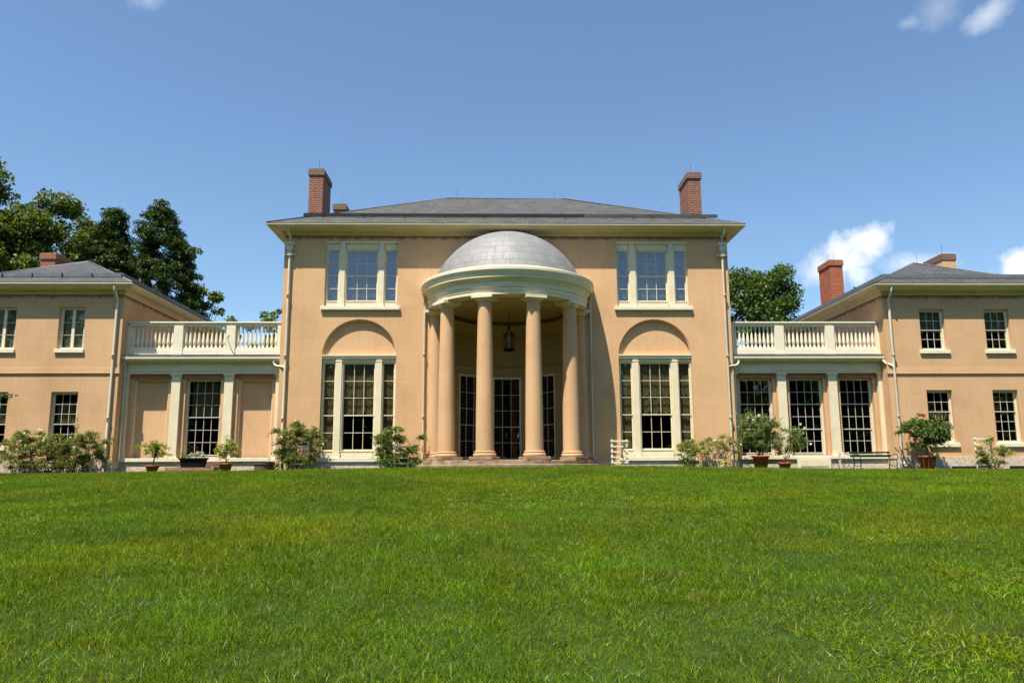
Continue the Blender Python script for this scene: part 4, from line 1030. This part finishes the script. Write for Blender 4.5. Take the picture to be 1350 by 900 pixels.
# oleanders
rng = np.random.default_rng(44)
c = [(rng.uniform(-.60, .60), rng.uniform(-.28, .28), .88+rng.uniform(-.2, 1.0), rng.uniform(.15, .24)) for i in range(44)]
potted('large bushy potted oleander in front of the right link\'s first window', 9.48, -.6, .40, .22, .29, .50, c, 150, .15, 'leaf_oleander', 45, .3, (('petal_blush', [(-.5, -.25, 1.92), (-.05, -.2, 2.0), (.42, -.25, 1.95), (-.3, -.25, 1.85), (.55, -.2, 1.9)], .06),), aspect=.2, multi=14, up=.2, fl=1.1, droop=-.12)
c = [(rng.uniform(-.25, .75), rng.uniform(-.2, .2), .62+rng.uniform(-.1, 1.05), rng.uniform(.12, .19)) for i in range(20)]+[(rng.uniform(.35, .85), rng.uniform(-.2, .2), rng.uniform(.65, 1.15), .16) for i in range(6)]
ol = potted('sparse potted oleander with yellowing leaves between the right link windows', 10.36, -.65, .14, .16, .22, .26, c, 130, .14, 'leaf_oleander', 46, .25, (('petal_white', [(.75, -.2, 1.55), (.62, -.2, 1.68), (.95, -.2, .95)], .055),), aspect=.2, multi=8, up=.2, fl=1.1, droop=-.12)
V, F, var = foliage([(.18, -.22, 1.2, .15), (.2, -.24, 1.0, .16), (.12, -.25, .8, .14), (.3, -.25, 1.1, .12), (.24, -.06, .85, .13), (-.2, 0, 1.0, .14), (-.3, 0, .8, .14), (-.25, 0, 1.3, .12), (.16, 0, 1.45, .11)], 85, .13, rng, .22); np_mesh('yellow_foliage', V, F, var, M['leaf_yellow'], ol)
# hibiscus tree
c = cl_round(np.random.default_rng(77), 40, 1.6, 1.3, 1.36, .5, (.16, .26))+[(.75, -.05, 1.45, .16), (.85, 0, 1.2, .12), (-.5, 0, .85, .15), (-.15, 0, 2.02, .11)]
potted('large round potted hibiscus with one red flower beside the right block window', 15.72, -.75, .36, .24, .30, .49, c, 130, .11, 'leaf_hibiscus', 47, .55, (('petal_red', [(-.28, -.5, 1.98), (-.24, -.5, 1.95)], .07),), 10, .55, .04)
bush('shrub', 'small pale green bush on a trellis under the far right window', 'shrub', (18.3, -.6, 0), 1.15, 1.15, .7, 18, 140, .09, 'leaf_pale', 29, 'spread', (), 6, .2, (.13, .22))
rbs = [o for o in bpy.data.objects if o.name.startswith('shrub')][-1]
V, F, var = foliage([(.62, -.1, .55, .12), (.5, -.1, .75, .12)], 70, .08, rng); np_mesh('shoot', V, F, var, M['leaf_shrub'], rbs)
trellis('white trellis behind the small bush at the far right', 18.12, -.42, .6, 1.2, 5)

# bench
def bench():
    x0, x1, y = 12.84, 14.30, -1.15; z0 = -.13
    o = empty('garden_bench', ((x0+x1)/2, y, z0), 'dark green slatted garden bench with curled iron ends before the last link window', 'bench'); w = (x1-x0)/2
    o.scale = (1, 1, .82)
    s = MB()
    for i in range(5): yy = -.24+i*.105; s.box(-w, w, yy, yy+.085, .43+(.008 if i in (0, 4) else 0), .455+(.008 if i in (0, 4) else 0))
    s.build('seat', M['greenwood'], o)
    for (za, zb, yy) in ((.55, .66, .30), (.72, .80, .345)):
        b = MB(); b.add([(-w-.06, yy, za), (w+.02, yy, za), (w+.02, yy+.03, zb), (-w-.06, yy+.03, zb), (-w-.06, yy+.025, za), (w+.02, yy+.025, za), (w+.02, yy+.055, zb), (-w-.06, yy+.055, zb)], [(0, 1, 2, 3), (5, 4, 7, 6), (3, 2, 6, 7), (4, 5, 1, 0), (4, 0, 3, 7), (1, 5, 6, 2)]); b.build('back_slat', M['greenwood'], o)
    for sx in (-1, 1):
        x = sx*(w-.06); e = MB()
        e.tube([(x, .40, .82), (x, .32, .5), (x, .26, .42), (x, .30, .2), (x, .38, 0)], .018, 6); e.tube([(x, .27, .42), (x, -.24, .41), (x, -.26, .3), (x, -.22, .15), (x, -.27, 0)], .018, 6)
        e.tube([(x+sx*.0, .30, .62)]+[(x+sx*.10*math.sin(t*PI), .22-.5*t, .62+.06*math.sin(t*PI)) for t in np.linspace(0, 1, 7)]+[(x+sx*.04, -.30, .52), (x, -.24, .44)], .016, 6)
        e.tube([(x, .28, .22), (x, 0, .12), (x, -.22, .18)], .013, 6); e.box(x-.05, x+.05, -.33, -.21, -.01, .05); e.box(x-.05, x+.05, .33, .43, -.01, .03)
        e.build('end_frame', M['iron'], o)
    t = empty('folding_table', (12.42, -1.0, z0), 'low thin black iron table with crossed legs left of the bench', 'table'); t.scale = (1, 1, .85)
    k = MB(); k.box(-.35, .35, -.22, .22, .44, .462); k.build('top', M['iron'], t)
    for sx in (-1, 1):
        for sy in (-1, 1):
            l = MB(); l.tube([(sx*.12, sy*.18, .44), (sx*.17, sy*.18, .30), (sx*.10-.0, sy*.18, .18), (sx*.27, sy*.18, 0)] if sx > 0 else [(-.22, sy*.18, .44), (-.15, sy*.18, .3), (-.08, sy*.18, .18), (-.06, sy*.18, 0)], .011, 5); l.build('leg', M['iron'], t)
bench()
o = empty('handrail_post', (12.68, -.15, -.14), 'slim cream iron handrail post by the hatch', 'handrail'); k = MB(); k.box(-.03, .03, -.03, .03, 0, .66); k.tube([(0, -.03, .6), (.14, -.1, .62), (.2, -.14, .5), (.14, -.16, .4), (.06, -.14, .45)], .014, 6); k.build('post', M['pipe'], o)

# ------------------------------------------------------------------ trees
def onplane(px, py, Y):
    d = CF+CR*((px-675)/FPX)-CU*((py-450)/FPX); return CAM+d*((Y-CAM.y)/d.y)
def tree(name, label, base, clumps, per, leaf, mat, seed, trunk_r, group=None, flat=.75, up=.5, aspect=.62, limbs=26, inner=.0, trunk_top=None):
    """clumps: (x,y,z,r) in world metres"""
    rng = np.random.default_rng(seed); base = Vector(base)
    if group: base.x = sum(c[0] for c in clumps)/len(clumps); base.y = sum(c[1] for c in clumps)/len(clumps)
    o = empty(name, base, label, 'tree', group)
    zs = [c[2] for c in clumps]; top = trunk_top or (min(zs)+.55*(max(zs)-min(zs)))
    cx = sum(c[0] for c in clumps)/len(clumps); cy = sum(c[1] for c in clumps)/len(clumps)
    t = MB(); P = []; K = 7
    for i in range(K+1):
        f = i/K; P.append(Vector((base.x+(cx-base.x)*f*f*.7, base.y+(cy-base.y)*f*f*.7, base.z-.2+(top-base.z+.2)*f))+Vector((rng.normal(0, .1)*f, rng.normal(0, .1)*f, 0)))
    t.tube([p-base for p in P], [trunk_r*(1-.8*i/K) for i in range(K+1)], 9)
    for ci in rng.choice(len(clumps), min(limbs, len(clumps)), replace=False):
        c = Vector(clumps[ci][:3]); h = base.z+(c.z-base.z)*rng.uniform(.45, .8); f = max(0, min(1, (h-base.z)/(top-base.z)))
        s = P[min(K, int(f*K))]; mid = s.lerp(c, .5)+Vector((rng.normal(0, .25), rng.normal(0, .25), .25))
        t.tube([s-base, mid-base, c-base], [trunk_r*.28, trunk_r*.18, trunk_r*.05], 5, False)
    t.build('trunk', M['bark'], o)
    Cs = []
    for (x, y, z, r) in clumps:
        n = int(per*r*r); d = rng.normal(size=(n, 3)); d /= np.linalg.norm(d, axis=1)[:, None]
        rad = r*rng.uniform(.1, 1.12, n)**.5; c = d*rad[:, None]; c[:, 2] *= flat
        Cs.append(c+np.array([x-base.x, y-base.y, z-base.z]))
    V, F, var = leaves_np(np.concatenate(Cs), leaf, rng, aspect, up)
    np_mesh('crown', V, F, var, M[mat], o)
    return o
def crown_px(spots, Y, rng, dspread, rr, fill, jitter=.25):
    """build clumps at real positions around a depth Y from picture spots (px, py, radius px): each spot holds several smaller clumps in a ball"""
    L = []
    for (px, py, rp) in spots:
        c = onplane(px, py, Y); R_ = rp/FPX*(Y-CAM.y)
        for i in range(max(1, int(fill*R_*R_))):
            q = rng.normal(size=3); q /= np.linalg.norm(q); q *= rng.uniform(.35, 1)**.6
            L.append((c.x+q[0]*R_, c.y+q[1]*R_*dspread+0, c.z+q[2]*R_*.95, rng.uniform(*rr)))
    return L
GB = 'trees behind the house'
rng = np.random.default_rng(101)
cl = crown_px([(-30, 300, 60), (18, 310, 44), (-10, 345, 50), (48, 300, 34), (68, 280, 26), (36, 345, 36), (82, 310, 18), (-20, 235, 34), (-4, 222, 16), (5, 256, 12)], 22, rng, .9, (.55, 1.0), 5)
tree('deciduous_tree', 'large spreading leafy tree behind the left block, reaching the left edge', (-33.5, 22, -.2), cl, 300, .26, 'leaf_tree', 102, .5, GB)
cl = crown_px([(122, 318, 22), (108, 335, 20), (98, 325, 14), (130, 345, 24), (88, 345, 14), (112, 300, 12)], 30, rng, .9, (.55, 1.0), 5)
tree('deciduous_tree', 'lighter leafy tree between the big left tree and the conifers', (-31.5, 30, -.2), cl, 420, .26, 'leaf_tree', 103, .35, GB)
def conifer_clumps(prof, Y, rng, n):
    # prof: list of (px centre, py, half width px) from the tip down
    L = []; ys = [p[1] for p in prof]
    for i in range(n):
        py = ys[0]+(ys[-1]-ys[0])*rng.uniform(0, 1)**.75
        pc = np.interp(py, ys, [p[0] for p in prof]); hw = np.interp(py, ys, [p[2] for p in prof])
        c = onplane(pc, py, Y); rr = hw/FPX*(Y-CAM.y)*rng.uniform(.45, 1.12); t = rng.uniform(0, 2*PI)
        L.append((c.x+rr*math.cos(t), c.y+rr*math.sin(t), c.z-.12*rr+rng.normal(0, .15), rng.uniform(.32, .62)))
    return L
cl = conifer_clumps([(152, 271, 3), (153, 281, 11), (151, 297, 16), (149, 318, 19), (150, 340, 27), (152, 370, 34), (154, 420, 40)], 24, rng, 300)
tree('conifer_tree', 'narrower dark conifer left of the taller conifer', (-27, 24, -.2), cl, 560, .21, 'leaf_dark', 104, .4, GB, flat=.55, aspect=.4, limbs=0)
cl = conifer_clumps([(211, 267, 4), (212, 277, 13), (210, 294, 20), (213, 315, 27), (217, 340, 33), (219, 370, 40), (222, 395, 43), (226, 440, 46)], 23, rng, 400)
tree('conifer_tree', 'tallest dark conifer rising behind the left link', (-23.5, 23, -.2), cl, 560, .21, 'leaf_dark', 105, .45, GB, flat=.55, aspect=.4, limbs=0)
cl = crown_px([(266, 392, 13), (280, 388, 8), (286, 393, 5), (276, 408, 11), (249, 335, 5), (257, 332, 3), (258, 405, 16), (262, 415, 14)], 27, rng, .9, (.35, .6), 5)
tree('deciduous_tree', 'small leafy tree peeking out right of the conifers', (-21.5, 27, -.2), cl, 300, .3, 'leaf_tree', 106, .25, GB)
for k, (spots, Y, bx, lab) in enumerate([([(310, 424, 9), (300, 430, 9)], 60, -29.5, 'distant treetop over the middle of the left balustrade'), ([(345, 428, 14), (332, 426, 8)], 70, -29, 'distant treetop right of the middle balustrade post'), ([(361, 414, 8), (366, 425, 12), (372, 412, 6)], 55, -23.5, 'distant pointed treetop by the left wall corner of the central block')]):
    sp = spots+[(p, q+30, r*1.3) for p, q, r in spots]
    cl = crown_px(sp, Y, rng, .9, (.5, .9), 2.2); tree('distant_tree', lab, (bx, Y, -.2), cl, 130, .42, 'leaf_tree', 110+k, .3, GB, limbs=0)
cl = crown_px([(1000, 370, 24), (985, 385, 30), (1022, 372, 24), (1036, 395, 22), (1008, 400, 34), (975, 372, 18), (1044, 380, 10), (1040, 420, 22), (985, 420, 32), (1015, 435, 34), (960, 400, 24)], 24, rng, .9, (.55, 1.0), 5.2)
tree('deciduous_tree', 'rounded green tree between the central block and the right red chimney', (18.5, 24, -.2), cl, 260, .24, 'leaf_tree2', 120, .45, GB)
cl = crown_px([(1124, 388, 8), (1120, 398, 10), (1128, 402, 10)], 45, rng, .9, (.4, .7), 3); tree('distant_tree', 'tiny treetop showing beside the right red chimney', (34.5, 45, -.2), cl, 150, .36, 'leaf_tree2', 121, .3, GB)
# lawn tree just outside the left edge; a twig reaches into view
rng = np.random.default_rng(140); cl = []
for i in range(60):
    q = rng.normal(size=3); q /= np.linalg.norm(q); q *= rng.uniform(.4, 1)
    cl.append((-19.9+q[0]*2.9, -7.0+q[1]*2.9, 5.4+q[2]*2.3, rng.uniform(.45, .8)))
lt = tree('lawn_tree', 'lawn tree at the left edge with one leafy twig reaching into view', (-20.3, -7.2, gz(-20.3, -7.2)), cl, 260, .16, 'leaf_tree2', 141, .22)
tw = MB(); b0 = lt.location; tp = onplane(18, 521, -7.0); tw.tube([Vector((-20.0, -7.1, 3.6))-b0, Vector((-17.6, -7.0, 2.7))-b0, Vector((-16.4, -7, 2.3))-b0, tp-b0], [.03, .02, .012, .005], 5); tw.build('twig', M['bark'], lt)
cs = [tuple(onplane(px, py, -7.0+rng.uniform(-.1, .1)))+(r,) for px, py, r in ((-20, 520, .22), (-8, 521, .14), (2, 522, .12), (9, 520, .10), (16, 523, .08), (21, 521, .05))]
V, F, var = foliage([(c[0]-b0.x, c[1]-b0.y, c[2]-b0.z, c[3]) for c in cs], 70, .10, rng); np_mesh('twig_leaves', V, F, var, M['leaf_tree2'], lt)
# woodland across the lawn behind the camera: what the window panes mirror
def woodland():
    rng = np.random.default_rng(200); C = []
    for x in np.arange(-90, 91, 7.5):
        h = rng.uniform(21, 25); cx = x+rng.uniform(-2, 2); cy = -88+rng.uniform(-6, 6)
        n = 1500; d = rng.normal(size=(n, 3)); d /= np.linalg.norm(d, axis=1)[:, None]; d *= rng.uniform(.5, 1.05, n)[:, None]
        C.append(d*np.array([6, 5, h*.55])+np.array([cx, cy, h*.5-3]))
    for (cx, cy, h) in [(sx*(46+2.5*i), -20-6*i+sx*3, 21+(i*7) % 5) for sx in (-1, 1) for i in range(10)]+[(sx*q, w, 27) for sx in (-1, 1) for q, w in ((56, -66), (62, -82), (50, -74), (66, -70), (74, -80), (44, -84))]:
        n = 1500; d = rng.normal(size=(n, 3)); d /= np.linalg.norm(d, axis=1)[:, None]; d *= rng.uniform(.5, 1.05, n)[:, None]
        C.append(d*np.array([6, 5.5, h*.55])+np.array([cx, cy, h*.5-3]))
    for x in list(np.arange(-100, -24, 7.5))+list(np.arange(24, 101, 7.5)):       # and the low tree line far beyond the house
        n = 700; d = rng.normal(size=(n, 3)); d /= np.linalg.norm(d, axis=1)[:, None]; d *= rng.uniform(.4, 1.05, n)[:, None]
        C.append(d*np.array([6, 5, 5.5])+np.array([x+rng.uniform(-2, 2), 74+rng.uniform(-5, 5), 4.5]))
    V, F, var = leaves_np(np.concatenate(C), 1.7, rng, .9, .4)
    o = np_mesh('woodland', V, F, var, M['leaf_tree']); o['kind'] = 'stuff'; o['label'] = 'far leafy woodland in the distance around the lawn'; o['category'] = 'wood'
woodland()
